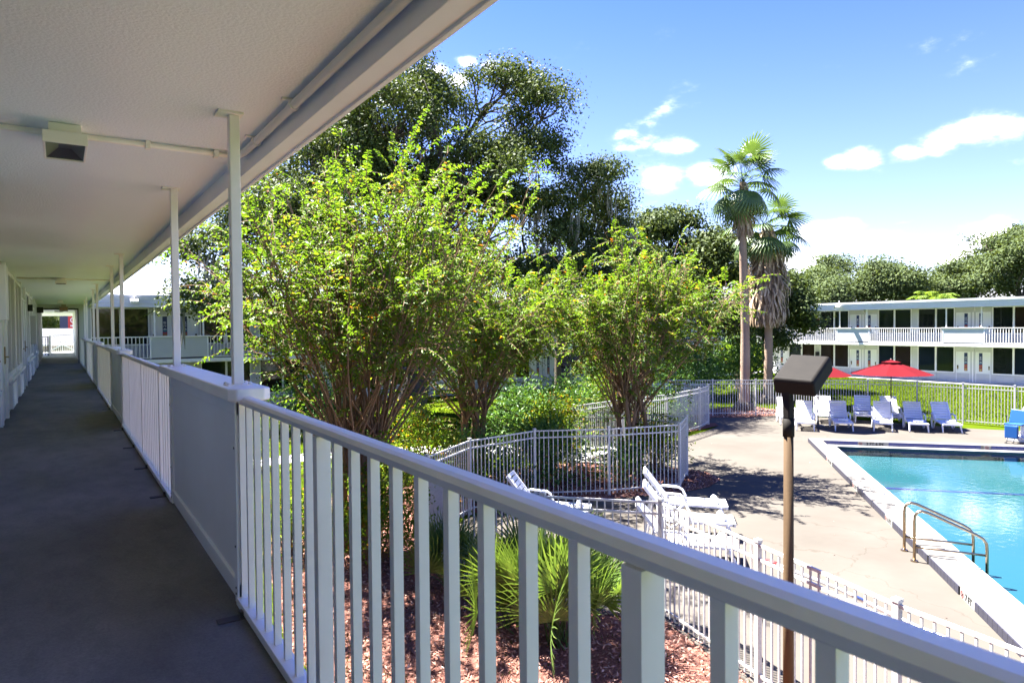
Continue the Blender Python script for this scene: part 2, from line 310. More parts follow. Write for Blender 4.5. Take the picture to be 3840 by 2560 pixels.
def inst(name, me, loc, parent=None, rot=None, scale=None):
    o = bpy.data.objects.new(name, me); COL.objects.link(o); o.parent = parent
    o.location = Vector(loc) - (wloc(parent) if parent else Vector((0, 0, 0)))
    if rot: o.rotation_euler = rot
    if scale: o.scale = scale
    return o
def tag(o, label=None, cat=None, group=None, kind=None):
    if label: o['label'] = label
    if cat: o['category'] = cat
    if group: o['group'] = group
    if kind: o['kind'] = kind
    return o
def thing(name, loc, label, cat, group=None): return tag(empty(name, loc), label, cat, group)
def struct(o): o['kind'] = 'structure'; return o
def np_mesh(name, V, F, mt, rnd=None, smooth=False):
    """V (n,3), F (m,k) all the same corner count"""
    me = bpy.data.meshes.new(name); V = np.asarray(V, np.float32); F = np.asarray(F, np.int32); k = F.shape[1]
    me.vertices.add(len(V)); me.vertices.foreach_set('co', V.ravel())
    me.loops.add(F.size); me.loops.foreach_set('vertex_index', F.ravel())
    me.polygons.add(len(F)); me.polygons.foreach_set('loop_start', np.arange(len(F), dtype=np.int32)*k)
    me.update(calc_edges=True); me.validate()
    if rnd is not None and len(me.polygons) == len(F):
        a = me.attributes.new('rnd', 'FLOAT', 'FACE'); a.data.foreach_set('value', np.asarray(rnd, np.float32))
    me.materials.append(mt)
    if smooth: me.polygons.foreach_set('use_smooth', [True]*len(me.polygons))
    return me
def nrm(a): return a/np.maximum(np.linalg.norm(a, axis=1, keepdims=True), 1e-9)
def leaves(P, Dr, Nr, L, W, fold=.25):
    """P base, Dr direction, Nr approx normal, L length, W width -> two quads per leaf"""
    Dr = nrm(Dr); S = nrm(np.cross(Dr, Nr)); N = np.cross(S, Dr); L = np.asarray(L)[:, None]; W = np.asarray(W)[:, None]
    n = len(P)
    V = np.stack([P, P+Dr*L*.30+S*W*.5+N*W*fold, P+Dr*L*.68+S*W*.42+N*W*fold*.8-N*L*.04, P+Dr*L-N*L*.14,
                  P+Dr*L*.68-S*W*.42+N*W*fold*.8-N*L*.04, P+Dr*L*.30-S*W*.5+N*W*fold], 1).reshape(-1, 3)
    i = np.arange(n)[:, None]*6
    F = np.concatenate([np.stack([i+0, i+3, i+2, i+1], -1).reshape(-1, 4), np.stack([i+0, i+5, i+4, i+3], -1).reshape(-1, 4)])
    return V, F
def cards(P, Nr, size, asp=.6):
    """small rhombic leaf faces"""
    n = len(P); R = nrm(rng.normal(size=(n, 3))); A = nrm(np.cross(Nr, R)); B = np.cross(nrm(Nr), A); s = np.asarray(size)[:, None]
    V = np.stack([P-A*s*.5, P+B*s*asp*.5, P+A*s*.5, P-B*s*asp*.5], 1).reshape(-1, 3)
    return V, np.arange(n*4).reshape(-1, 4)
def text_mesh(s, size, mt, align='CENTER', ext=.0, bold=0):
    c = bpy.data.curves.new('txt', 'FONT'); c.body = s; c.size = size; c.align_x = align; c.align_y = 'CENTER'; c.extrude = ext; c.resolution_u = 2; c.offset = bold
    o = bpy.data.objects.new('txt', c); COL.objects.link(o); bpy.context.view_layer.update()
    me = bpy.data.meshes.new_from_object(o.evaluated_get(bpy.context.evaluated_depsgraph_get()))
    bpy.data.objects.remove(o); me.materials.clear(); me.materials.append(mt); return me

# ------------------------------------------------------------------ levels and pool frame
F = 2.75; CE = 5.25
K = Vector((21.85, 13.99, 0)); PA = Vector((-.751, -.660, 0)); PB = Vector((.660, -.751, 0))
def PP(s, t_, z=0): v = K+PA*s+PB*t_; return Vector((v.x, v.y, z))
PL, PW = 24.0, 12.5

def sheet(name, loops, z, mt):
    pl = [[Vector((p[0], p[1], 0)) for p in lp] for lp in loops]
    flat = [v for lp in pl for v in lp]; tri = tessellate_polygon(pl)
    me = bpy.data.meshes.new(name); me.from_pydata([(v.x, v.y, z) for v in flat], [], [tuple(a) for a in tri]); me.materials.append(mt)
    bm = bmesh.new(); bm.from_mesh(me)
    for f in bm.faces:
        f.normal_update()
        if f.normal.z < 0: f.normal_flip()
    bm.to_mesh(me); bm.free()
    o = bpy.data.objects.new(name, me); COL.objects.link(o); return struct(o)
hole = [PP(.05, .05), PP(.05, PW-.05), PP(PL-.05, PW-.05), PP(PL-.05, .05)]
hole2 = [(p.x, p.y) for p in hole]
sheet('lawn', [[(-900, -900), (900, -900), (900, 900), (-900, 900)], hole2], 0, LAWN)
nose = [(13.75, 11.55), (14.6, 11.9), (15.05, 12.7), (14.7, 13.8), (13.9, 14.6)]
deck = [(5.9, -9), (5.85, 1.0), (6.1, 3.1), (6.52, 4.85), (7.0, 6.75), (6.4, 7.3), (5.85, 8.0), (5.2, 9.7), (5.8, 11.8), (7.4, 12.75), (9.4, 12.95), (11.0, 12.1), (12.5, 11.55)] + nose + \
       [(13.6, 16.3), (16.5, 16.9), (18.3, 17.0), (20.9, 17.75), (22.3, 18.3), (22.9, 18.9), (22.6, 19.6), (24.2, 20.25), (25.6, 19.3), (27.4, 18.9), (28.2, 17.0), (28.9, 14.8), (29.5, 12.3), (30.5, 10.6), (30.8, 8), (31, 4), (31, -9)]
sheet('pool_deck', [deck, hole2], .012, CONC)
sheet('mulch_bed', [[(1.9, .6), (5.95, .6), (6.2, 3.1), (6.62, 4.85), (7.08, 6.8), (6.45, 7.4), (5.9, 8.05), (5.25, 9.7), (5.87, 11.9), (7.4, 12.95), (9.4, 13.2), (9.0, 16.5), (5.5, 16.2), (3.2, 13.5), (2.4, 9), (2.6, 5)]], .005, MULCH)
sheet('mulch_bed', [[(9.4, 12.95), (11.0, 12.1), (12.5, 11.55)] + nose + [(13.2, 15.8), (11, 16.4), (9.2, 15.6)]], .02, MULCH)
sheet('mulch_bed', [[(22.5, 19.2), (24.2, 20.2), (25.6, 19.25), (27.3, 18.85), (28.8, 19.6), (29, 21.6), (27, 22.2), (23.6, 21.6)]], .017, MULCH)
sheet('mulch_bed', [[(20.3, 18.0), (22.5, 18.4), (22.95, 18.95), (22.4, 19.6), (20.2, 19)]], .02, MULCH)
sheet('path', [[(14.2, 14.4), (13.6, 16.3), (16.4, 16.8), (12, 20.6), (8, 22.5), (1.2, 22.5), (1.2, 21.2), (7.5, 21.2), (11.4, 19.2)]], .006, PATH)
sheet('path', [[(1.2, 36.3), (50.6, 36.3), (50.6, 38.1), (1.2, 38.1)]], .008, PATH)
sheet('path', [[(50.9, -8), (50.9, 38), (52.7, 38), (52.7, -8)]], .01, PATH)

# pool shell
mb = MB(); zb = -.27
pi = [PP(.75, .75), PP(.75, PW-.75), PP(PL-.75, PW-.75), PP(PL-.75, .75)]
po = [PP(.42, .42), PP(.42, PW-.42), PP(PL-.42, PW-.42), PP(PL-.42, .42)]
mb.poly([(p.x, p.y, zb) for p in pi])
for i in range(4):
    a, b_ = pi[i], pi[(i+1) % 4]; mb.poly([(a.x, a.y, zb), (b_.x, b_.y, zb), (b_.x, b_.y, .0), (a.x, a.y, .0)])
pool = struct(mb.build('pool_basin', PLASTER))
mb = MB()
for i in range(4):
    a, b_, c, d = po[i], po[(i+1) % 4], pi[(i+1) % 4], pi[i]
    mb.poly([(a.x, a.y, .02), (b_.x, b_.y, .02), (c.x, c.y, .02), (d.x, d.y, .02)]); mb.poly([(d.x, d.y, .02), (c.x, c.y, .02), (c.x, c.y, -.03), (d.x, d.y, -.03)])
mb.build('ledge', LEDGE, pool)
mb = MB(); u = [(PA.x, PA.y), (PB.x, PB.y)]
def pbox(mb, s0, s1, t0, t1, z0, z1):
    M = Matrix(((PA.x, PB.x, 0, K.x), (PA.y, PB.y, 0, K.y), (0, 0, 1, 0), (0, 0, 0, 1))); return mb.box(s0, s1, t0, t1, z0, z1, M)
pbox(mb, 5.5, 5.66, .76, PW-.76, zb+.004, zb+.012); mb.build('depth_line', TILEB, pool)
mb = MB(); p = [PP(.74, .74, -.035), PP(PL-.74, .74, -.035), PP(PL-.74, PW-.74, -.035), PP(.74, PW-.74, -.035)]
mb.poly(p); wo = bpy.data.objects.new('pool_water', mb.mesh('pool_water', WATER, fix=False)); COL.objects.link(wo); struct(wo)
# raised curb with tile faces
curb = MB(); CZ = .15
for (s0, s1, t0, t1) in ((.012, .408, .012, PW-.012), (PL-.408, PL-.012, .012, PW-.012), (.41, PL-.41, .012, .408), (.41, PL-.41, PW-.408, PW-.012)):
    pbox(curb, s0, s1, t0, t1, .0, CZ)
curb = struct(curb.build('pool_curb', CURB, bevel=.012))
tw = .152; tm = {}
def tile(mt, w_, face, s, t_):
    key = (mt.name, round(w_, 3), face)
    if key not in tm:
        a = MB()
        if face == 's': pbox(a, s-w_/2+.003, s+w_/2-.003, t_-.012, t_+.006, .016, CZ-.006)
        else: pbox(a, s-.006, s+.012, t_-w_/2+.003, t_+w_/2-.003, .016, CZ-.006)
        P0 = PP(s, t_); tm[key] = a.mesh('tile', mt, off=(P0.x, P0.y, 0))
    P0 = PP(s, t_); return inst('tile', tm[key], (P0.x, P0.y, 0), curb)
# outer face along the near side
marks = {'4 FT 6 IN': (3.42, 4.33), '5 FT': (6.92, 7.45), '6 FT': (9.92, 10.47), '7 FT': (14.08, 14.63)}
def nodive(mbs, cx, cz, r, fr_):
    n = 20
    for i in range(n):
        a0, a1 = 2*math.pi*i/n, 2*math.pi*(i+1)/n
        mbs.poly([fr_(cx+r*math.cos(a0), cz+r*math.sin(a0)), fr_(cx+r*math.cos(a1), cz+r*math.sin(a1)), fr_(cx+r*.82*math.cos(a1), cz+r*.82*math.sin(a1)), fr_(cx+r*.82*math.cos(a0), cz+r*.82*math.sin(a0))])
    c = math.cos(rad(45))*r*.85; d = r*.07
    mbs.poly([fr_(cx-c-d, cz+c-d), fr_(cx-c+d, cz+c+d), fr_(cx+c+d, cz-c+d), fr_(cx+c-d, cz-c-d)])
def marker(face, a0, a1, txt, sym=True):
    L = a1-a0; m_ = MB()
    if face == 's': pbox(m_, a0+.003, a1-.003, -.013, .006, .014, CZ-.004)
    else: pbox(m_, .40, .421, a0+.003, a1-.003, .014, CZ-.004)
    o = m_.build('depth_marker', TILEW, curb); zc = CZ*.52
    off = .085 if sym else 0
    if txt:
        me = text_mesh(txt, .135, INK, bold=.0035)
        # the writing reads left to right for somebody looking at the face
        if face == 's': xa, org = -PB.cross(Vector((0, 0, 1))), PP((a0+a1)/2, -.0165, zc); xa = PA
        else: xa, org = PB, PP(.4245, (a0+a1)/2, zc)
        xa = xa.normalized(); zn = xa.cross(Vector((0, 0, 1)))
        M = Matrix((xa, Vector((0, 0, 1)), zn)).transposed().to_4x4(); org = org+xa*off*.6; M.translation = org-wloc(o)
        wdt = max(v.co.x for v in me.vertices)-min(v.co.x for v in me.vertices)
        tx = bpy.data.objects.new('depth_lettering', me); COL.objects.link(tx); tx.parent = o; tx.matrix_local = M @ Matrix.Diagonal((min(1.0, (L-.2)/wdt), 1, 1, 1))
    if sym:
        m2 = MB()
        if face == 's': fr_ = lambda a, z: tuple(PP(a, -.0165, z))
        else: fr_ = lambda a, z: tuple(PP(.4245, a, z))
        nodive(m2, a0+.085, zc, .052, fr_); m2.build('no_diving_symbol', REDINK, o)
        m3 = MB(); m3.poly([fr_(a0+.06, zc-.02), fr_(a0+.07, zc-.028), fr_(a0+.115, zc+.012), fr_(a0+.105, zc+.022)]); m3.poly([fr_(a0+.10, zc-.03), fr_(a0+.112, zc-.03), fr_(a0+.098, zc+.005), fr_(a0+.088, zc)]); m3.build('diver_figure', INK, o)
s = tw/2+.02; 
while s < 19.5:
    if not any(a-tw/2 < s < b_+tw/2-.02 for a, b_ in marks.values()): tile(TILEO, tw, 's', s, -.0)
    s += tw
for k, (a, b_) in marks.items(): marker('s', a, b_, k)
t_ = .45+tw/2
while t_ < PW-.5:
    if not (1.52-.05 < t_ < 2.43+.05) and not (5.24-.05 < t_ < 5.46+.05): tile(TILEB, tw, 't', .408, t_)
    t_ += tw
marker('t', 1.50, 2.45, '3 FT 6 IN'); marker('t', 5.25, 5.45, '', True)
for t_ in np.arange(.1, 1.5, tw): pass

# ------------------------------------------------------------------ near wing: the walkway we stand on
nw = thing('motel_wing', (-.75, 0, 0), 'near white motel wing with the shaded upper walkway in the foreground', 'building')
Y0, Y1 = -7, 34.6
MB().box(-.75, .80, Y0, Y1, F-.25, F-.004).build('walkway_slab', WHITE, nw)
MB().poly([(-.75, Y0, F), (.795, Y0, F), (.795, Y1, F), (-.75, Y1, F)]).build('walkway_floor', FLOOR, nw)
MB().box(-.75, 1.0, Y0, Y1, CE, CE+.3).build('ceiling', STUCCO, nw)
MB().extr([(.99, 5.13), (1.08, 5.13), (1.08, 5.118), (1.105, 5.118), (1.105, 5.70), (.99, 5.70)], 'y', Y0, Y1).build('edge_beam', WHITE, nw, bevel=.004)
MB().box(-9, .985, Y0, Y1, 5.56, 5.70).build('roof', SHINGLE, nw)
MB().box(-9, -.80, Y0, Y1, 0, 5.5).build('building_body', BODY, nw)
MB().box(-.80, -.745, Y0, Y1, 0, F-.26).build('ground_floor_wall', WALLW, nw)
# railing
rl = empty('railing', (.75, 0, F), nw)
CEN = [4.78+7.6*k for k in range(-1, 4)]
def rail_prof(x0, x1, zt): return [(x0, zt-.022), (x0+.008, zt-.006), (x0+.02, zt), (x1-.02, zt), (x1-.008, zt-.006), (x1, zt-.022), (x1-.018, zt-.024), (x1-.018, zt-.046), (x0+.018, zt-.046), (x0+.018, zt-.024)]
spans = []; prev = Y0
for c in CEN:
    if c-1.19 > prev: spans.append((prev, c-1.185))
    prev = c+1.265
spans.append((prev, 33.6))
bal = MB().box(-.014, .014, -.013, .013, 0, 3.776-2.80).mesh('baluster', RAILW)
mid = MB().box(-.025, .025, -.022, .022, 0, 3.776-2.80).mesh('mid_post', RAILW)
for (a, b_) in spans:
    MB().extr(rail_prof(.718, .788, 3.822), 'y', a, b_).build('top_rail', RAILW, rl, bevel=.003)
    MB().box(.716, .786, a, b_, 2.762, 2.80).build('bottom_rail', RAILW, rl, bevel=.003)
    n = max(1, round((b_-a)/.1575)); st = (b_-a)/n
    for i in range(n):
        y = b_-.014-i*.1565
        if y < a+.03: break
        if a < 0 and y < -1.2: break
        j = i % 10
        if j == 8: inst('mid_post', mid, (.753, y, 2.80), rl)
        else: inst('baluster', bal, (.753, y, 2.80), rl)
for k, c in enumerate(CEN):
    a, b_ = c-1.19, c+1.27
    pn = MB().box(.745, .775, a+.05, b_-.05, 2.86, 3.72).build('solid_panel', WHITE, nw)
    MB().box(.728, .785, a, b_, 3.715, 3.80).build('panel_top_trim', WHITE, pn, bevel=.003)
    MB().box(.728, .785, a, b_, 2.775, 2.865).build('panel_bottom_trim', WHITE, pn, bevel=.004)
    for yy in (a, b_-.055): MB().box(.722, .79, yy, yy+.055, 2.762, 3.80).build('panel_stile', WHITE, pn, bevel=.003)
    if k in (1, 2):
        for yy in (a+.027, b_-.027):
            for zz in (2.81, 2.84, 3.05, 3.55): MB().tube([(.722, yy, zz), (.7185, yy, zz)], .006, 8).build('screw', MATS['dark_frame1'] if 'dark_frame1' in MATS else mat('dark_frame1', (.10, .095, .09), .6), pn)
    # cap board with clipped corners
    y0, y1, x0, x1, q = a-.16, b_+.14, .665, .865, .035
    mb = MB(); P = [(x0+q, y0), (x1-q, y0), (x1, y0+q), (x1, y1-q), (x1-q, y1), (x0+q, y1), (x0, y1-q), (x0, y0+q)]
    mb.v = [(x, y, z) for z in (3.80, 3.862) for x, y in P]; mb.f = [tuple(range(8))[::-1], tuple(range(8, 16))] + [(i, (i+1) % 8, 8+(i+1) % 8, 8+i) for i in range(8)]
    mb.build('panel_cap', RAILW, pn, bevel=.008, seg=3)
    for yy in (c-1.09, c+1.09):
        p = MB().box(.735, .785, yy-.03, yy+.03, 3.868, CE-.012).build('post', RAILW, nw, bevel=.004)
        MB().box(.70, .82, yy-.055, yy+.055, 3.862, 3.868).build('base_plate', RAILW, p)
        MB().box(.68, .80, yy-.055, yy+.055, CE-.012, CE-.001).build('top_plate', RAILW, p)
        for dx, dy in ((.71, -.045), (.71, .045), (.81, -.045), (.81, .045)): MB().lathe([(.009, 0), (.009, .008), (.004, .011)], (dx, yy+dy, 3.868), 6).build('bolt', RAILW, p)
# posts anchors on the floor, rusty dark
for y in (3.45, 6.35, 7.75, 9.2, 10.9, 13.9):
    MB().box(.60, .72, y-.03, y+.03, F, F+.006).box(.70, .715, y-.02, y+.02, F, F+.035).build('anchor_bracket', MATS['dark_frame'] if 'dark_frame' in MATS else mat('dark_frame0', (.06, .055, .05), .8), nw, bevel=.002)
# conduit
mb = MB(); mb.tube([(.955, Y0, CE-.03), (.955, 4.30, CE-.03), (.945, 4.42, CE-.028), (.90, 4.49, CE-.028)], .021, 8)
cd = mb.build('conduit', RAILW, nw, smooth=True)
MB().tube([(.90, 4.49, CE-.022), (-.72, 4.49, CE-.022)], .016, 8).build('conduit', RAILW, nw, smooth=True)
MB().tube([(.95, 17.1, CE-.022), (-.72, 17.1, CE-.022)], .016, 8).build('conduit', RAILW, nw, smooth=True)
for y in (.2, 1.75, 3.3, 4.05): MB().tube([(.955, y-.02, CE-.03), (.955, y+.02, CE-.03)], .028, 8).box(.90, .96, y-.012, y+.012, CE-.012, CE-.002).build('conduit_strap', RAILW, nw)
for x in (.45, .82, -.3): MB().box(x-.012, x+.012, 4.465, 4.515, CE-.045, CE-.002).build('conduit_strap', RAILW, nw)
# left wall with doors, windows and louvred units
WX = -.745
def wall_unit(c, first):
    def win(a, b_):
        wn_ = MB().box(WX-.03, WX+.045, a, a+.06, F+.62, F+2.42).box(WX-.03, WX+.045, b_-.06, b_, F+.62, F+2.42).box(WX-.03, WX+.045, a+.06, b_-.06, F+.62, F+.70).box(WX-.03, WX+.045, a+.06, b_-.06, F+2.36, F+2.42)
        wn_.box(WX-.02, WX+.04, (a+b_)/2-.04, (a+b_)/2+.04, F+.70, F+2.36); o = wn_.build('window', WHITE, nw, bevel=.003)
        for q in (-1, 1):
            m0 = (a+b_)/2; y0, y1 = (a+.06, m0-.04) if q < 0 else (m0+.04, b_-.06)
            MB().box(WX-.028, WX-.012, y0, y1, F+.70, F+2.36).build('pane', GLASS, o)
        MB().box(WX, WX+.10, a-.02, b_+.02, F+.57, F+.618).build('sill', WHITE, o, bevel=.004)
        y0 = a+.55; lo = MB().box(WX+.001, WX+.075, y0, y0+1.1, F+.08, F+.50).build('air_conditioner', WHITE, nw, bevel=.006)
        sl = MB().box(-.012, .012, -.47, .47, -.008, .008, Matrix.Rotation(.6, 4, 'Y')).mesh('slat', RAILW)
        for i in range(9): inst('slat', sl, (WX+.078, y0+.55, F+.12+i*.042), lo)
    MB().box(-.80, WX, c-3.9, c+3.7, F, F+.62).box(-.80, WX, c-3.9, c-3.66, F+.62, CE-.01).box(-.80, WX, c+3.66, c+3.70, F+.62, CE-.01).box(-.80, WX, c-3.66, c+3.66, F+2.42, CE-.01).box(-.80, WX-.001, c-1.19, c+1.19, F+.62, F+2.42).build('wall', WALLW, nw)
    for y in (c-3.8, c-1.15, c+1.15): MB().box(WX, WX+.05, y-.07, y+.07, F+.003, CE-.003).build('pilaster', WHITE, nw, bevel=.004)
    win(c-3.64, c-1.24); win(c+1.24, c+3.64)
    for q in (-1, 1):
        y0, y1 = (c+.14, c+1.06) if q > 0 else (c-1.06, c-.14)
        fr_ = MB().box(WX+.001, WX+.04, y0-.05, y0, F+.004, F+2.12).box(WX+.001, WX+.04, y1, y1+.05, F+.004, F+2.12).box(WX+.001, WX+.04, y0-.05, y1+.05, F+2.12, F+2.17).build('door', WHITE, nw, bevel=.003)
        MB().box(WX-.0, WX+.012, y0+.004, y1-.004, F+.012, F+2.115).build('door_leaf', DOORP, fr_)
        yh = y0+.08 if q < 0 else y1-.08
        MB().box(WX+.012, WX+.03, yh-.03, yh+.03, F+.88, F+1.15).box(WX+.03, WX+.075, yh-.012, yh+.012, F+.98, F+1.0).box(WX+.06, WX+.075, yh-.01, yh+.11*(-q if q > 0 else 1), F+.98, F+1.0).build('handle', BRASS, fr_)
for k, c in enumerate([4.78, 12.38, 19.98, 27.58]): wall_unit(c, k == 0)
MB().box(-.80, WX, 31.28, Y1, F, CE-.01).build('wall', WALLW, nw)
MB().box(-.80, WX, Y0, .88, F, CE-.01).build('wall', WALLW, nw)
MB().box(WX, WX+.14, 11.7, 12.25, F+1.55, F+2.32).build('wall_cabinet', WHITE, nw, bevel=.006)
MB().box(WX, WX+.16, 25.0, 25.9, F+1.0, F+1.85).build('meter_cabinet', mat('grey_cabinet', (.5, .5, .48), .5), nw, bevel=.006)
o = MB().box(WX, WX+.13, 23.2, 23.42, F+1.95, F+2.13).tube([(WX+.02, 23.3, F+2.13), (WX+.02, 23.3, CE-.05)], .012, 6).build('wall_lamp', BLACK, nw)
o = MB().box(WX+.02, WX+.25, 31.5, 31.75, F+2.08, F+2.30).build('wall_speaker', BLACK, nw, bevel=.01)
# end wall with the opening to the breezeway
MB().box(.70, 1.12, 34.4, 34.6, F, CE-.003).box(-.745, .70, 34.4, 34.6, CE-.16, CE-.003).build('end_wall', WALLW, nw)
MB().box(.655, .70, 34.36, 34.6, F+.003, CE-.16).box(-.70, .655, 34.36, 34.40, CE-.22, CE-.16).build('opening_frame', mat('dark_frame', (.05, .05, .05), .7, noise=(8, .6, (.14, .14, .13), 5)), nw)
bz = thing('breezeway', (0, 45, 0), 'white roofed breezeway with pale floor beyond the dark framed opening', 'walkway')
MB().box(-2.6, .9, 34.6, 53.0, F-.25, F-.006).build('floor_slab', BREEZE, bz)
MB().box(-2.6, .9, 34.6, 52.6, CE-.02, CE+.25).build('ceiling', WHITE, bz)
MB().box(-2.62, .95, 52.6, 52.8, CE-.16, CE+.35).build('fascia', WHITE, bz)
MB().box(.72, .9, 34.6, 52.3, F, CE-.02).build('side_wall', WHITE, bz)
MB().box(-2.6, -.76, 34.6, 44, F, CE-.02).build('room_block', WHITE, bz)
r_ = empty('end_railing', (0, 52.4, F), bz)
MB().box(-.50, .72, 52.37, 52.43, 3.80, 3.85).build('top_rail', RAILW, r_); MB().box(-.50, .72, 52.38, 52.42, 2.80, 2.84).build('bottom_rail', RAILW, r_)
bb = MB().box(-.015, .015, -.015, .015, 0, .96).mesh('baluster', RAILW)
for i in range(11): inst('baluster', bb, (-.42+i*.115, 52.4, 2.84), r_)
MB().box(-.52, -.45, 46.0, 52.43, F, 3.85).build('newel_wall', WHITE, bz)
r2_ = empty('side_railing', (-1, 46, F), bz)
bk = MB().box(-.015, .015, -.015, .015, 0, 1.0).mesh('baluster', BLACK)
MB().box(-1.6, -.53, 45.97, 46.03, 3.78, 3.83).box(-.58, -.53, 45.96, 46.04, F, 3.85).build('top_rail', BLACK, r2_)
for i in range(7): inst('baluster', bk, (-1.5+i*.14, 46.0, F+.02), r2_)
MB().box(-.2, .2, 44.8, 45.1, CE-.1, CE-.021).build('ceiling_lamp', RAILW, bz)
# exit sign, ceiling lights
ex = thing('exit_sign', (.165, 34.1, 5.05), 'small grey exit sign hanging from the ceiling at the end of the walkway', 'sign')
MB().box(.01, .32, 34.07, 34.13, 4.955, 5.15).box(.08, .25, 34.08, 34.12, 5.15, CE-.001).build('housing', mat('sign_grey', (.33, .27, .22), .6), ex, bevel=.006)
me = text_mesh('EXIT', .15, mat('exit_red', (.50, .05, .03), .5)); o = inst('lettering', me, (.165, 34.066, 5.05), ex, (rad(90), 0, 0), (.8, 1, 1))
def ceil_light(y, lab):
    L = thing('ceiling_light', (.045, y, CE), lab, 'ceiling light', 'ceiling lights above the walkway')
    MB().box(-.03, .12, y-.15, y+.18, CE-.062, CE-.003).build('mounting_box', RAILW, L, bevel=.005)
    x0, x1, y0, y1, zt, zb_ = -.055, .145, y-.21, y+.23, CE-.06, CE-.122
    MB().box(x0, x1, y0, y0+.015, zb_, zt).box(x0, x1, y1-.015, y1, zb_, zt).box(x0, x0+.012, y0+.015, y1-.015, zb_, zt).box(x1-.012, x1, y0+.015, y1-.015, zb_, zt).box(x0+.012, x1-.012, y0+.015, y1-.015, zt-.012, zt).build('housing', RAILW, L, bevel=.003)
    mb = MB(); a = [(x0+.012, y0+.015, zb_+.008), (x1-.012, y0+.015, zb_+.008), (x1-.012, y1-.015, zb_+.008), (x0+.012, y1-.015, zb_+.008)]; tp = [(x0+.07, y0+.12, zt-.016), (x1-.07, y0+.12, zt-.016), (x1-.07, y1-.12, zt-.016), (x0+.07, y1-.12, zt-.016)]
    for i in range(4): mb.poly([a[i], a[(i+1) % 4], tp[(i+1) % 4], tp[i]])
    mb.poly(tp); mb.build('reflector', mat('reflector', (.10, .10, .105), .4, .5, .5), L)
ceil_light(4.47, 'nearest white box ceiling light with dark reflector, at the left'); ceil_light(17.1, 'middle white box ceiling light halfway down the walkway'); ceil_light(29.5, 'farthest small white ceiling light just before the exit sign')

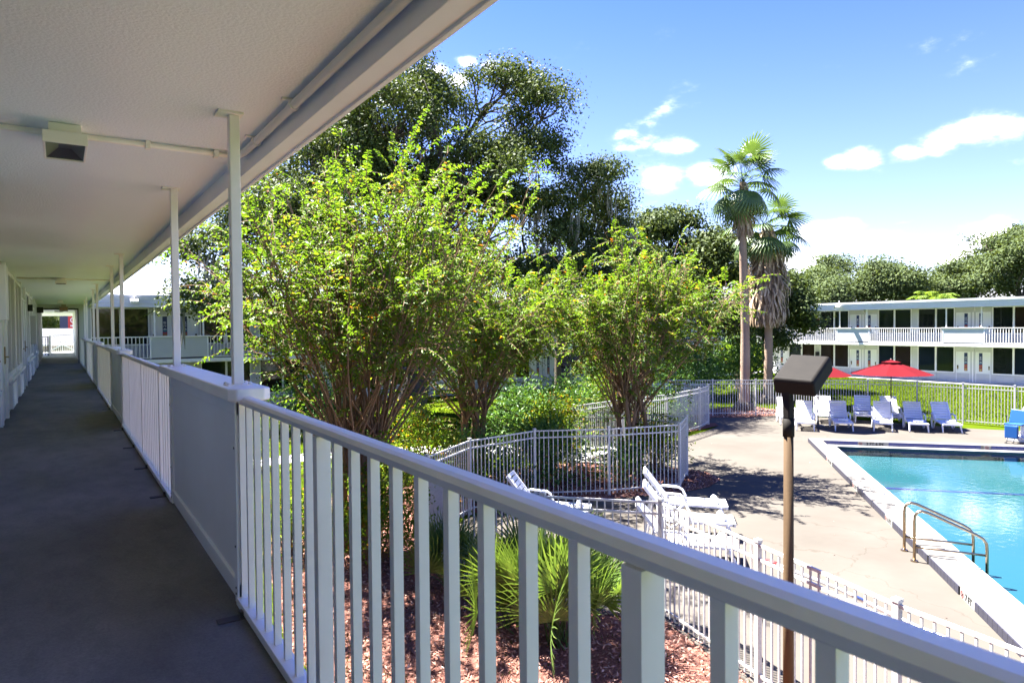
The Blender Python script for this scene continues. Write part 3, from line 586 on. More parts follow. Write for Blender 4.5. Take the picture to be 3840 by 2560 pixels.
# ------------------------------------------------------------------ far and right wings
def wing(label, axis, d0, centers, s0, s1, nums):
    def bx(mb, sa, sb, da, db, z0, z1):
        return mb.box(sa, sb, d0+da, d0+db, z0, z1) if axis == 'X' else mb.box(d0+da, d0+db, sa, sb, z0, z1)
    def pt(s, d, z): return (s, d0+d, z) if axis == 'X' else (d0+d, s, z)
    W = thing('motel_wing', pt((s0+s1)/2, 1.5, 0), label, 'building')
    bx(MB(), s0, s1, 1.75, 9.5, 0, 5.3).build('building_body', BODY, W)
    bx(MB(), s0, s1, 0, 1.72, F-.2, F-.03).build('walkway_slab', WHITE, W); bx(MB(), s0, s1, .02, 1.72, F-.03, F).build('walkway_floor', mat('far_floor', (.10, .10, .105), .7), W)
    bx(MB(), s0, s1, .02, 1.72, CE, CE+.1).build('ceiling', WHITE, W)
    bx(MB(), s0-.1, s1+.1, -.05, 9.6, CE+.1, 5.74).build('roof', SHINGLE, W)
    for i, (za, zc, dd) in enumerate(((5.22, 5.40, .10), (5.404, 5.56, .125), (5.564, 5.66, .15), (5.664, 5.80, .18))):
        bx(MB(), s0-.12, s1+.12, -dd-.05, -.05, za, zc).build('fascia_board', FASCIAW, W)
    pnl = bal_m = None
    R_ = empty('railing', pt((s0+s1)/2, .08, F), W)
    balm = MB().box(-.016, .016, -.016, .016, 0, .98).mesh('baluster', RAILW)
    prev = s0
    ctr = sorted(centers)
    segs = []
    for c in ctr:
        if c-1.32 > prev+.2: segs.append((prev, c-1.32))
        prev = c+1.32
    if s1 > prev+.2: segs.append((prev, s1))
    for a, b_ in segs:
        bx(MB(), a, b_, .05, .11, 3.78, 3.83).build('top_rail', RAILW, R_); bx(MB(), a, b_, .06, .10, F+.03, F+.07).build('bottom_rail', RAILW, R_)
        n = max(1, int((b_-a)/.158))
        for i in range(n): inst('baluster', balm, pt(a+(i+.5)*(b_-a)/n, .08, F+.05), R_)
    for mi, c in enumerate(ctr):
        p = bx(MB(), c-1.28, c+1.28, .06, .10, F+.05, 3.79).build('solid_panel', WALLW, W)
        bx(MB(), c-1.38, c+1.38, .0, .2, 3.79, 3.85).build('panel_cap', RAILW, p)
        for q in (-1.30, 1.24): bx(MB(), c+q, c+q+.06, .045, .115, F+.01, 3.79).build('panel_stile', WHITE, p)
        for q in (-1.08, 1.08): bx(MB(), c+q-.035, c+q+.035, .07, .13, 3.85, CE).build('post', RAILW, W)
        for fl in (0, 1):
            zf = F*fl; zc = CE if fl else F-.2; wt = zf+2.48 if fl else zf+2.50
            e0 = max(c-3.86, s0); e1 = min(c+3.86, s1)
            mb = MB(); bx(mb, e0, e1, 1.55, 1.72, zf, zf+.64)
            for a, b_ in ((e0, c-3.64), (c-1.16, c-1.06), (c-.17, c+.17), (c+1.06, c+1.16), (c+3.64, e1)):
                if b_-a > .02: bx(mb, a, b_, 1.55, 1.72, zf+.64, zc-.002)
            bx(mb, c-1.06, c-.17, 1.55, 1.72, zf+2.12, zc-.002); bx(mb, c+.17, c+1.06, 1.55, 1.72, zf+2.12, zc-.002)
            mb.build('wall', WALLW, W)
            bx(MB(), c-.12, c+.12, 1.42, 1.55, zf+2.15, zc-.03).build('lintel_box', WALLW, W)
            bx(MB(), c-.035, c+.035, 1.50, 1.548, zf+.01, zf+2.14).build('pilaster', WHITE, W)
            for q in (-1, 1):
                a, b_ = (c-3.64, c-1.16) if q < 0 else (c+1.16, c+3.64)
                if a < s0-.1 or b_ > s1+.1: continue
                md = (a+b_)/2; mb = MB()
                for sa, sb in ((a, a+.05), (b_-.05, b_), (md-.05, md+.05)): bx(mb, sa, sb, 1.52, 1.62, zf+.70, wt-.05)
                bx(mb, a, b_, 1.50, 1.62, zf+.64, zf+.70); bx(mb, a, b_, 1.52, 1.62, wt-.05, zc-.002)
                wd = mb.build('window', WHITE, W)
                for sa, sb in ((a+.05, md-.05), (md+.05, b_-.05)): bx(MB(), sa, sb, 1.60, 1.618, zf+.70, wt-.05).build('pane', random.choice(GLASSES), wd)
                ac = bx(MB(), md-.1, md+1.0, 1.48, 1.55, zf+.10, zf+.52).build('air_conditioner', WALLW, W)
                mb = MB()
                for i in range(6): bx(mb, md-.06, md+.96, 1.47, 1.482, zf+.14+i*.06, zf+.16+i*.06)
                mb.build('louvre', MATS['fascia_paint'], ac)
                # door
                da, db = (c-1.06, c-.17) if q < 0 else (c+.17, c+1.06)
                dr = bx(MB(), da, db, 1.60, 1.65, zf+.02, zf+2.12).build('door', DOORP, W)
                mb = MB()
                for sa, sb in ((da-.005, da+.03), (db-.03, db+.005)): bx(mb, sa, sb, 1.545, 1.60, zf+.015, zf+2.09)
                bx(mb, da-.005, db+.005, 1.545, 1.60, zf+2.09, zf+2.13); mb.build('frame', WHITE, dr)
                hs = c+q*.97
                bx(MB(), hs-.04, hs+.04, 1.57, 1.60, zf+.92, zf+1.18).build('handle_plate', BRASS, dr); bx(MB(), hs-.035, hs+.035, 1.55, 1.571, zf+1.08, zf+1.17).build('card_lock', BLACK, dr)
                if axis == 'X': lefthand = q < 0
                else: lefthand = q > 0
                num = nums.get((mi, fl, 0 if lefthand else 1))
                sc_ = c+q*.46; zs = zf+2.07
                sm_ = MB().box(-.105, .105, -.003, .003, -1.27, 0).mesh('door_sign', SIGN)
                rot = (0, 0, 0) if axis == 'X' else (0, 0, rad(-90))
                inst('door_sign', sm_, pt(sc_, 1.594, zs), dr, rot)
                if num:
                    tm_ = text_mesh(num, .19, MATS['white_plastic'])
                    rz = (rad(90), rad(-90), 0) if axis == 'X' else (rad(90), rad(-90), rad(-90))
                    inst('room_number', tm_, pt(sc_, 1.588, zs-.40), dr, rz)
    return W, bx, pt
nums = {}
for mi in range(7):
    for fl in (0, 1):
        for k in (0, 1): nums[(mi, fl, k)] = str((200 if fl else 100)+18+mi*4+k*2)
far_w, fbx, fpt = wing('far white two storey motel wing across the lawn, facing the camera', 'X', 36.5, [4.88+7.72*k for k in range(6)], 1.14, 47.4, nums)
nums = {}
for mi, c in enumerate([-9.6, -1.88, 5.84, 13.56, 21.28, 29.0, 36.72]):
    for fl in (0, 1):
        for k in (0, 1): nums[(mi, fl, k)] = str((200 if fl else 100)+52+(4-mi)*4*1+k*2 if False else (200 if fl else 100)+52-(mi-4)*4+k*2)
right_w, rbx, rpt = wing('long white two storey motel wing behind the pool, on the right', 'Y', 51.1, [-9.6, -1.88, 5.84, 13.56, 21.28, 29.0, 36.72], -13.5, 38.0, nums)
# fittings on those wings
def floodlight(W_, pt_, s, lab):
    p = pt_(s, -.34, 5.62); t0 = thing('floodlight', p, lab, 'floodlight', 'floodlights on the roof edge')
    a = Vector(pt_(s, -.235, 5.60)); MB().bar(a, Vector(pt_(s, -.30, 5.62)), .06).bar(Vector(pt_(s, -.30, 5.55)), Vector(pt_(s, -.30, 5.98)), .04).build('bracket', RAILW, t0)
    a = Vector(pt_(s-.05, -.42, 5.50)); MB().bar(Vector(pt_(s-.02, -.30, 5.56)), Vector(pt_(s-.02, -.62, 5.44)), .34, .12).build('lamp_head', RAILW, t0, bevel=.02)
floodlight(right_w, rpt, 29.9, 'white floodlight on the roof edge of the right wing'); floodlight(far_w, fpt, 2.95, 'white floodlight bracket on the roof edge of the far wing')
def cabinet(s, z, lab, mt):
    p = rpt(s, 1.5, z); t0 = thing('hose_cabinet', p, lab, 'cabinet')
    rbx(MB(), s-.13, s+.13, 1.36, 1.55, z, z+.55).build('box', mt, t0, bevel=.01); rbx(MB(), s-.08, s+.08, 1.345, 1.36, z+.1, z+.42).build('window', BLACK, t0)
cabinet(32.83, F+1.25, 'red fire cabinet on the upper floor of the right wing', REDP); cabinet(32.83, 1.3, 'dark cabinet on the ground floor of the right wing, left of its first window', BLACK)

# ------------------------------------------------------------------ fences
FH = 1.65
def fence(label, pts, loc=None, group='white picket pool fences'):
    pts = [Vector((p[0], p[1], 0)) for p in pts]
    fo = thing('pool_fence', pts[0], label, 'fence', group)
    pm = MB().box(-.03, .03, -.03, .03, 0, FH+.02).box(-.036, .036, -.036, .036, FH+.02, FH+.05).mesh('post', FENCEW)
    km = MB().box(-.0095, .0095, -.0095, .0095, .06, FH-.012).mesh('picket', FENCEW)
    for i, p in enumerate(pts):
        nx = pts[min(i+1, len(pts)-1)]-pts[max(i-1, 0)]
        inst('post', pm, p, fo, (0, 0, math.atan2(nx.y, nx.x)))
    for a, b_ in zip(pts, pts[1:]):
        d = b_-a; L = d.length; d.normalize(); an = math.atan2(d.y, d.x)
        for z in (FH-.015, FH-.175, .14):
            MB().bar(a+d*.03+Vector((0, 0, z)), b_-d*.03+Vector((0, 0, z)), .026, .032).build('rail', FENCEW, fo)
        n = max(1, round(L/.112))
        for k in range(1, n): inst('picket', km, a+d*(L*k/n), fo, (0, 0, an))
    return fo
fence('white picket fence along the mulch bed closest to the walkway, cut by the lamp pole', [(5.87, 11.8), (5.25, 9.8), (5.91, 8.05), (7.06, 6.8), (6.6, 4.85), (6.18, 3.09), (5.95, 1.0)])
fence('white picket fence in front of the twiggy shrubs, behind the loungers', [(5.87, 11.8), (7.49, 12.94), (9.47, 13.24), (11.1, 12.4), (13.0, 11.87), (14.25, 12.75), (13.6, 14.4), (12.2, 16.0)])
fence('short white fence run beside the deck, left of the palm trunks', [(13.4, 16.6), (15.9, 17.1), (18.26, 17.27), (21.02, 18.15), (22.37, 18.83), (22.1, 19.9), (20.6, 21.2), (17.5, 22.3)])
fence('long white fence in front of the palms and behind the row of loungers', [(22.6, 22.2), (24.7, 20.55), (26.25, 19.4), (28.2, 17.75), (29.8, 16.2), (30.6, 14.5), (30.9, 12.85), (31.1, 11.1), (31.3, 8.9), (31.4, 6.5), (31.5, 4)])

# ------------------------------------------------------------------ sun loungers and towels
def tn_(me_list): return me_list
def lounger_meshes():
    d = {}
    # local: x from foot (0) to head, y across, seat height .34
    def rails(mb):
        for sy in (-1, 1): mb.bar((0, sy*.30, .315), (1.22, sy*.30, .345), .05, .045)
        mb.box(-.03, .03, -.325, .325, .285, .345); return mb
    d['seat_frame'] = rails(MB()).mesh('seat_frame', PLASTIC)
    d['slat'] = MB().box(-.048, .048, -.285, .285, -.011, .011).mesh('slat', PLASTIC)
    a = rad(52); cx, cz = math.cos(a), math.sin(a)
    mb = MB()
    for sy in (-1, 1): mb.bar((1.20, sy*.285, .36), (1.20+cx*.80, sy*.285, .36+cz*.80), .045, .055)
    mb.bar((1.20+cx*.77, -.29, .36+cz*.77), (1.20+cx*.77, .29, .36+cz*.77), .075, .04, (-cz, 0, cx)); d['back_frame'] = mb.mesh('back_frame', PLASTIC)
    mb = MB(); mb.tube([(0, 0, 0), (-.05, 0, .0)], .01, 4); 
    for sy in (-1, 1):
        mb = MB(); mb.tube([(.80, sy*.345, .36), (.86, sy*.35, .50), (.95, sy*.35, .565), (1.30, sy*.35, .585), (1.38, sy*.345, .55), (1.40, sy*.33, .44)], [.026]*6, 8); d['arm%d' % sy] = mb.mesh('armrest', PLASTIC, True)
        mb = MB(); mb.tube([(.10, sy*.29, .33), (.13, sy*.30, .24), (.04, sy*.31, .09), (.0, sy*.315, .0)], [.042, .036, .026, .024], 8); d['leg%d0' % sy] = mb.mesh('leg', PLASTIC, True)
        mb = MB(); mb.tube([(.84, sy*.31, .36), (1.0, sy*.33, .24), (1.02, sy*.34, .10), (1.16, sy*.345, .01), (1.28, sy*.345, .10), (1.40, sy*.335, .26), (1.43, sy*.325, .46)], [.04, .03, .026, .026, .026, .028, .026], 8); d['leg%d1' % sy] = mb.mesh('leg', PLASTIC, True)
    mb = MB()
    for sy in (-1, 1): mb.bar((1.52, sy*.25, .66), (1.62, sy*.25, .06), .03, .03)
    d['back_strut'] = mb.mesh('back_strut', PLASTIC)
    return d, a
LM, BA = lounger_meshes()
def local(name, me, parent, loc=(0, 0, 0), rot=None):
    o = bpy.data.objects.new(name, me); COL.objects.link(o); o.parent = parent; o.location = loc
    if rot: o.rotation_euler = rot
    return o
def lounger(foot, head_dir, lab, grp, back=1.0):
    t0 = thing('sun_lounger', (foot[0], foot[1], .014), lab, 'sun lounger', grp); t0.rotation_euler = (0, 0, math.atan2(head_dir[1], head_dir[0]))
    local('seat_frame', LM['seat_frame'], t0)
    for i in range(9): local('slat', LM['slat'], t0, (.10+i*.125, 0, .335+.0025*i), (0, -.025, 0))
    bf = local('back_frame', LM['back_frame'], t0)
    for i in range(6): local('slat', LM['slat'], bf, (1.20+math.cos(BA)*(.08+i*.115), 0, .36+math.sin(BA)*(.08+i*.115)), (0, -BA, 0))
    for sy in (-1, 1):
        local('armrest', LM['arm%d' % sy], t0); local('leg', LM['leg%d0' % sy], t0); local('leg', LM['leg%d1' % sy], t0)
    local('back_strut', LM['back_strut'], t0)
    return t0
# towel roll mesh: spiral ends, two stripes
def towel_mesh(mt, y0, y1, r):
    return MB().tube([(0, y0, 0), (0, y0+.012, 0), (0, y1-.012, 0), (0, y1, 0)], [r*.86, r, r, r*.86], 14).mesh('towel_roll', mt, True)
TM = [('towel_body', towel_mesh(TOWEL, -.17, .17, .062))] + [('stripe', towel_mesh(STRIPE, y, y+.022, .0632)) for y in (-.09, -.045, .05)]
def towel(foot, head_dir, lab, rot, sx, grp):
    h = Vector((head_dir[0], head_dir[1], 0)).normalized(); p = Vector((foot[0], foot[1], 0))+h*.22*sx
    t0 = thing('rolled_towel', (p.x, p.y, .014+.347+.062), lab, 'towel', grp); t0.rotation_euler = (0, 0, math.atan2(h.y, h.x)+rot)
    for n_, me in TM: local(n_, me, t0)
hd = (.751, .660)
frow = [(23.95, 15.45), (25.10, 14.55), (26.15, 13.62), (27.02, 12.72), (27.80, 11.90)]
fl_ = ['leftmost front row lounger, half in sun, right of the lamp pole', 'second lounger from the left in the far front row', 'middle front row lounger, brightly sunlit, nearest the umbrella pole', 'front row lounger directly right of the red umbrella pole', 'rightmost lounger of the front row, nearest the pool lift']
for i, p in enumerate(frow):
    a = .10*math.sin(i*2.1)-.12; d_ = (hd[0]*math.cos(a)-hd[1]*math.sin(a), hd[0]*math.sin(a)+hd[1]*math.cos(a))
    lounger(p, d_, 'white slatted '+fl_[i], 'loungers at the far end of the pool'); towel(p, d_, 'rolled striped towel on the '+fl_[i].replace('lounger', 'chair', 1).split(',')[0], .1*i-.2, 1.0+.1*(i % 3), 'rolled towels on the loungers at the far end')
brow = [(24.75, 16.7), (26.35, 16.1), (27.75, 15.25), (28.35, 14.25)]
bl_ = ['leftmost back row lounger, mostly hidden behind the front one', 'second back row lounger, between two front ones, left of the umbrella gap', 'third back row lounger, by the fence left of the red umbrella pole', 'rightmost back row lounger, right behind the red umbrella pole']
for i, p in enumerate(brow):
    a = .08*math.cos(i*1.7)-.1; d_ = (hd[0]*math.cos(a)-hd[1]*math.sin(a), hd[0]*math.sin(a)+hd[1]*math.cos(a))
    lounger(p, d_, 'white slatted '+bl_[i], 'loungers at the far end of the pool'); towel(p, d_, 'rolled striped towel on the '+bl_[i].replace('lounger', 'chair', 1).split(',')[0], .15-.1*i, 1.05, 'rolled towels on the loungers at the far end')
hd2 = (-.70, .714)
nrow = [(11.75, 9.45), (10.85, 8.55), (9.75, 7.62), (9.15, 10.85)]
nl_ = ['lounger with raised back farthest from the walkway, by the mulch point', 'second lounger with raised back, in the middle of the near deck', 'lounger closest to the walkway, seen through the fence pickets', 'lounger standing apart on the left, its back above the handrail']
for i, p in enumerate(nrow):
    lounger(p, hd2, 'white slatted '+nl_[i], 'loungers on the near deck'); towel(p, hd2, 'rolled towel on the '+nl_[i].replace('lounger', 'white chair', 1).split(',')[0], .1, .95, 'rolled towels on the near deck')

# ------------------------------------------------------------------ umbrellas
def umbrella(x, y, rz, lab, zt=2.62, R=1.52):
    t0 = thing('patio_umbrella', (x, y, .013), lab, 'umbrella', 'red umbrellas by the pool')
    n = 8; ze = zt-.50; mb = MB(); rings = [(.0, zt), (.23*R, zt-.085), (.53*R, zt-.235), (.79*R, zt-.385), (R, ze)]
    for i in range(n):
        a0, a1 = rz+2*math.pi*i/n, rz+2*math.pi*(i+1)/n; am = (a0+a1)/2
        for (r0, z0), (r1, z1) in zip(rings, rings[1:]):
            def P(a, r, z, s=0): return (x+r*math.cos(a), y+r*math.sin(a), z-s)
            k = .955; sag = .02
            if r0 == 0: mb.poly([P(a0, 0, z0), P(a0, r1, z1), P(am, r1*k, z1, sag)]); mb.poly([P(a0, 0, z0), P(am, r1*k, z1, sag), P(a1, r1, z1)])
            else: mb.poly([P(a0, r0, z0), P(a0, r1, z1), P(am, r1*k, z1, sag), P(am, r0*k, z0, sag)]); mb.poly([P(am, r0*k, z0, sag), P(am, r1*k, z1, sag), P(a1, r1, z1), P(a1, r0, z0)])
    cp = mb.build('canopy', CANVAS, t0)
    mb = MB()
    for i in range(n):
        a0, a1 = rz+2*math.pi*i/n, rz+2*math.pi*(i+1)/n
        mb.poly([(x, y, zt+.075), (x+.36*math.cos(a0), y+.36*math.sin(a0), zt-.02), (x+.36*math.cos(a1), y+.36*math.sin(a1), zt-.02)])
        mb.poly([(x+.36*math.cos(a0), y+.36*math.sin(a0), zt-.02), (x+.355*math.cos(a0), y+.355*math.sin(a0), zt-.05), (x+.355*math.cos(a1), y+.355*math.sin(a1), zt-.05), (x+.36*math.cos(a1), y+.36*math.sin(a1), zt-.02)])
    mb.build('vent_cap', CANVAS, cp); MB().lathe([(.03, 0), (.035, .03), (.01, .06)], (x, y, zt+.07), 10).build('finial', BRONZE, cp)
    for i in range(n):
        a = rz+2*math.pi*i/n; MB().bar((x+.03*math.cos(a), y+.03*math.sin(a), zt-.03), (x+(R-.02)*math.cos(a), y+(R-.02)*math.sin(a), ze-.012), .012).build('rib', BRONZE, t0)
    MB().tube([(x, y, .05), (x, y, zt+.05)], .021, 10).build('pole', BRONZE, t0, smooth=True)
    MB().tube([(x, y, 1.10), (x, y, 1.26)], [.03, .04], 8).bar((x+.03, y, 1.17), (x-.02, y-.13, 1.12), .02).build('crank', BRONZE, t0)
    MB().lathe([(.27, 0), (.27, .05), (.20, .085), (.05, .10), (.045, .26), (.03, .28)], (x, y, .013), 20).build('base', BASEM, t0, smooth=False)
umbrella(28.15, 14.35, .35, 'open red patio umbrella in full view among the far loungers', 2.60)
umbrella(25.35, 15.8, .1, 'open red patio umbrella mostly hidden behind the lamp head', 2.60, 1.28)

# ------------------------------------------------------------------ pool handrail, lift, lamp pole, pool pole
hr = thing('pool_handrail', PP(12.3, .2), 'stainless steel ladder handrail leaning over the pool edge', 'handrail')
for s_ in (11.98, 12.56):
    def q(t_, z): return tuple(PP(s_+.06*t_, t_, z))
    mb = MB(); mb.tube([q(-.2, .0), q(-.2, .70), q(-.195, .80), q(-.16, .87), q(-.09, .90), q(0, .88), q(.72, .56), q(.82, .50), q(.87, .42), q(.88, .30), q(.88, -.5)], .024, 10); mb.build('rail_tube', STEEL, hr, smooth=True)
    MB().tube([q(-.2, .27), q(.88, .22)], .02, 8).build('cross_tube', STEEL, hr, smooth=True)
    MB().lathe([(.06, .0), (.06, .022), (.03, .03)], PP(s_-.012, -.2, .013), 14).build('floor_collar', STEEL, hr)
mb = MB(); pbox(mb, 12.0, 12.65, .80, 1.02, -.32, -.27); pbox(mb, 12.0, 12.65, .80, 1.02, -.62, -.57); mb.build('step', STEEL, hr)

lx, ly = 27.75, 9.75
pl = thing('pool_lift', (lx, ly, .013), 'white and blue pool access lift at the right edge of the deck', 'pool lift')
MB().box(lx-.28, lx+.28, ly-.4, ly+.3, .013, .20).build('base', PLASTIC, pl, bevel=.03)
MB().bar((lx, ly-.1, .2), (lx, ly-.1, 1.0), .13).build('mast', PLASTIC, pl, bevel=.02)
MB().bar((lx-.05, ly+.12, .55), (lx+.12, ly-.42, 1.92), .09, .07).bar((lx+.03, ly-.1, 1.0), (lx+.06, ly-.2, 1.3), .12).build('arm', PLASTIC, pl, bevel=.015)
BLUE = mat('blue_plastic', (0.0052, 0.0585, 0.208), .4)
st_ = MB().box(lx-.62, lx-.16, ly-.28, ly+.26, .62, .68).build('seat', BLUE, pl, bevel=.03)
MB().bar((lx-.2, ly, .66), (lx-.06, ly-.02, 1.12), .50, .05, (1, 0, 0)).build('backrest', BLUE, st_, bevel=.03); MB().box(lx-.72, lx-.62, ly-.2, ly+.2, .18, .62).build('leg_rest', BLUE, st_, bevel=.03)
MB().tube([(lx-.72, ly+.1, .2), (lx-.78, ly+.1, .06), (lx-.95, ly+.1, .05), (lx-.95, ly-.1, .05), (lx-.78, ly-.1, .06), (lx-.72, ly-.1, .2)], .014, 6).build('footrest', BLACK, st_)
MB().box(lx-.3, lx-.27, ly-.32, ly-.29, .68, .92).box(lx-.3, lx-.27, ly+.27, ly+.3, .68, .92).build('armrest', BLACK, pl)

dep = 7.1
pc = CAM+vd(2957, 2000)*dep; px_, py_ = pc.x, pc.y
lp = thing('lamp_post', (px_, py_, 0), 'brown weathered lamp post with a box floodlight, standing by the near fence', 'lamp post')
MB().tube([(px_, py_, 0), (px_, py_, 1.0), (px_, py_, 3.08)], [.056, .054, .048], 14).build('pole', WOODP, lp, smooth=True)
MB().tube([(px_, py_, 2.98), (px_, py_, 3.17)], .058, 14).build('collar', LAMPM, lp, smooth=True)
MB().box(px_-.05, px_+.05, py_-.04, py_+.04, 3.17, 3.36).build('tenon', LAMPM, lp, bevel=.012)
hc = Vector((px_, py_, 0))+rgt*.12
fh = Vector((fwd.x, fwd.y, 0)).normalized()
lv = (rgt*.31+Vector((0, 0, .235))+fh*.30); wv_ = rgt*.30-fh*.31+Vector((0, 0, -.02)); nv = lv.cross(wv_).normalized(); 
if nv.z < 0: nv = -nv
lv_, wv2 = lv.normalized(), nv.cross(lv.normalized()).normalized()
if wv2.dot(rgt) < 0: wv2 = -wv2
top0 = CAM+vd(2500+1253*.3189, 1300+362*.3189)*(dep-.05)      # near left top corner of the head
mb = MB(); LL, WW, HH = lv.length*1.0, .40, .19
c8 = []
for z, ins in ((0, .0), (-.04, -.012), (-HH, -.012)):
    for a, b_ in ((0, 0), (LL, 0), (LL, WW), (0, WW)):
        aa = a+(ins if a == 0 else -ins); bb_ = b_+(ins if b_ == 0 else -ins); c8.append(tuple(top0+lv_*aa+wv2*bb_+nv*z))
mb.v = c8; mb.f = [(0, 1, 2, 3), (0, 4, 5, 1), (1, 5, 6, 2), (2, 6, 7, 3), (3, 7, 4, 0), (4, 8, 9, 5), (5, 9, 10, 6), (6, 10, 11, 7), (7, 11, 8, 4), (8, 11, 10, 9)]
hd_o = mb.build('lamp_head', LAMPM, lp, bevel=.022, seg=3)
mb = MB(); e = -HH-.002
mb.poly([tuple(top0+lv_*a+wv2*b_+nv*e) for a, b_ in ((.03, .03), (LL-.03, .03), (LL-.03, WW-.03), (.03, WW-.03))]); mb.build('lens', GLASS, hd_o)
kn = top0+lv_*.05+wv2*.10+nv*(-.12)
MB().tube([(px_, py_, 3.34), (px_, py_, 3.40), tuple(kn-nv*.0)], [.05, .05, .04], 12).bar((px_, py_, 3.30), tuple(kn), .09, .08).build('knuckle', LAMPM, lp, bevel=.012)

pp = thing('telescopic_pole', (6.9, 4, 1.3), 'silver telescopic pool pole with a red end, resting along the near fence', 'pole')
MB().tube([(6.75, 4.70, 1.42), (6.62, 3.9, 1.43), (6.33, 3.0, 1.44), (6.09, 1.2, 1.45)], .02, 10).build('tube', ALU, pp, smooth=True)
MB().tube([(6.77, 4.85, 1.42), (6.75, 4.70, 1.42)], .026, 10).build('grip', REDP, pp, smooth=True)

# ------------------------------------------------------------------ beyond the breezeway
hb = thing('shingled_house', (0, 78, 0), 'pale building with a grey shingle roof and small white gable seen through the walkway opening', 'building')
mb = MB(); mb.poly([(-14, 74, 2.9), (14, 74, 2.9), (14, 82, 4.35), (-14, 82, 4.35)]); mb.poly([(-14, 82, 4.35), (14, 82, 4.35), (14, 90, 2.9), (-14, 90, 2.9)]); mb.build('roof', SHINGLE, hb)
mb = MB()
for i in range(9): z = 2.92+i*.16; y = 74+i*.885; mb.box(-14, 14, y-.02, y+.85, z, z+.03, None)
mb.build('shingle_course', SHINGLE, hb)
MB().box(-14, 14, 74.1, 90, 0, 2.88).build('wall', CREAM, hb); MB().box(-14, 14, 73.9, 74.05, 2.78, 2.95).build('fascia', WHITE, hb)
mb = MB(); mb.poly([(-.95, 72.9, 2.2), (.2, 72.9, 2.85), (1.35, 72.9, 2.2)]); mb.build('gable', CREAM, hb)
MB().bar((-1.1, 72.85, 2.15), (.2, 72.85, 2.88), .12, .1).bar((1.5, 72.85, 2.15), (.2, 72.85, 2.88), .12, .1).bar((.2, 72.86, 2.1), (.2, 72.86, 2.8), .12, .08).box(-1.2, 1.6, 72.83, 72.95, 2.06, 2.2).build('gable_trim', WHITE, hb)
MB().box(-1.1, 1.5, 72.95, 74.1, 0, 2.15).build('porch', CREAM, hb)
rs = thing('red_sign', (1.0, 95, 3), 'tall red and dark sign panel beyond the breezeway railing', 'sign')
MB().box(.85, 1.75, 94.9, 95.0, 4.3, 6.0).build('sign_panel', REDP, rs); MB().box(.05, .85, 94.91, 95.0, 4.3, 6.0).build('dark_panel', mat('navy_panel', (.03, .035, .08), .5), rs); MB().box(-1.8, 1.75, 94.85, 95.05, 3.9, 4.25).build('red_band', REDP, rs); MB().box(1.7, 1.8, 94.8, 95.1, 0, 6.0).build('post', REDP, rs)
mb = MB(); 
for i in range(24):
    a0, a1 = 2*math.pi*i/24, 2*math.pi*(i+1)/24
    mb.poly([(1.3+.22*math.cos(a0), 94.88, 5.35+.30*math.sin(a0)), (1.3+.22*math.cos(a1), 94.88, 5.35+.30*math.sin(a1)), (1.3+.13*math.cos(a1), 94.88, 5.35+.2*math.sin(a1)), (1.3+.13*math.cos(a0), 94.88, 5.35+.2*math.sin(a0))])
mb.box(1.08, 1.52, 94.87, 94.89, 4.62, 4.78); mb.build('emblem', PLASTIC, rs)

# ------------------------------------------------------------------ vegetation
def part(name, me, parent, stuff=False):
    o = bpy.data.objects.new(name, me); COL.objects.link(o); o.parent = parent
    if stuff: o['kind'] = 'stuff'
    return o
def path_tubes(paths, name, mt, parent, sides=5):
    """many tapered twigs as one mesh; paths = list of (pts (k,3) world, radii (k))"""
    V = []; Fc = []; off = np.array(wloc(parent)); base = 0
    ang = np.arange(sides)*2*math.pi/sides; ca, sa = np.cos(ang), np.sin(ang)
    for P, Rr in paths:
        P = np.asarray(P, float)-off; k = len(P)
        T = np.gradient(P, axis=0); T = nrm(T)
        ref = np.array([.31, .17, .93]) if abs(T[0][2]) < .9 else np.array([1., .1, 0])
        X = nrm(np.cross(T, ref)); Yv = np.cross(T, X)
        ring = P[:, None, :]+(X[:, None, :]*ca[None, :, None]+Yv[:, None, :]*sa[None, :, None])*np.asarray(Rr)[:, None, None]
        V.append(ring.reshape(-1, 3))
        i = np.arange(k-1)[:, None]*sides+base; j = np.arange(sides)[None, :]; jn = (j+1) % sides
        Fc.append(np.stack([i+j, i+jn, i+sides+jn, i+sides+j], -1).reshape(-1, 4)); base += k*sides
    return part(name, np_mesh(name, np.concatenate(V), np.concatenate(Fc), mt, smooth=True), parent)
def curve(a, b_, n, bend, droop=0, r=rng):
    a = np.asarray(a, float); b_ = np.asarray(b_, float); t_ = np.linspace(0, 1, n)[:, None]
    off = r.normal(size=3)*bend*np.linalg.norm(b_-a); off2 = r.normal(size=3)*bend*.5*np.linalg.norm(b_-a)
    return a+(b_-a)*t_+off*np.sin(t_*math.pi)+off2*np.sin(t_*2*math.pi)+np.array([0, 0, -droop])*(t_*(1-t_))*4
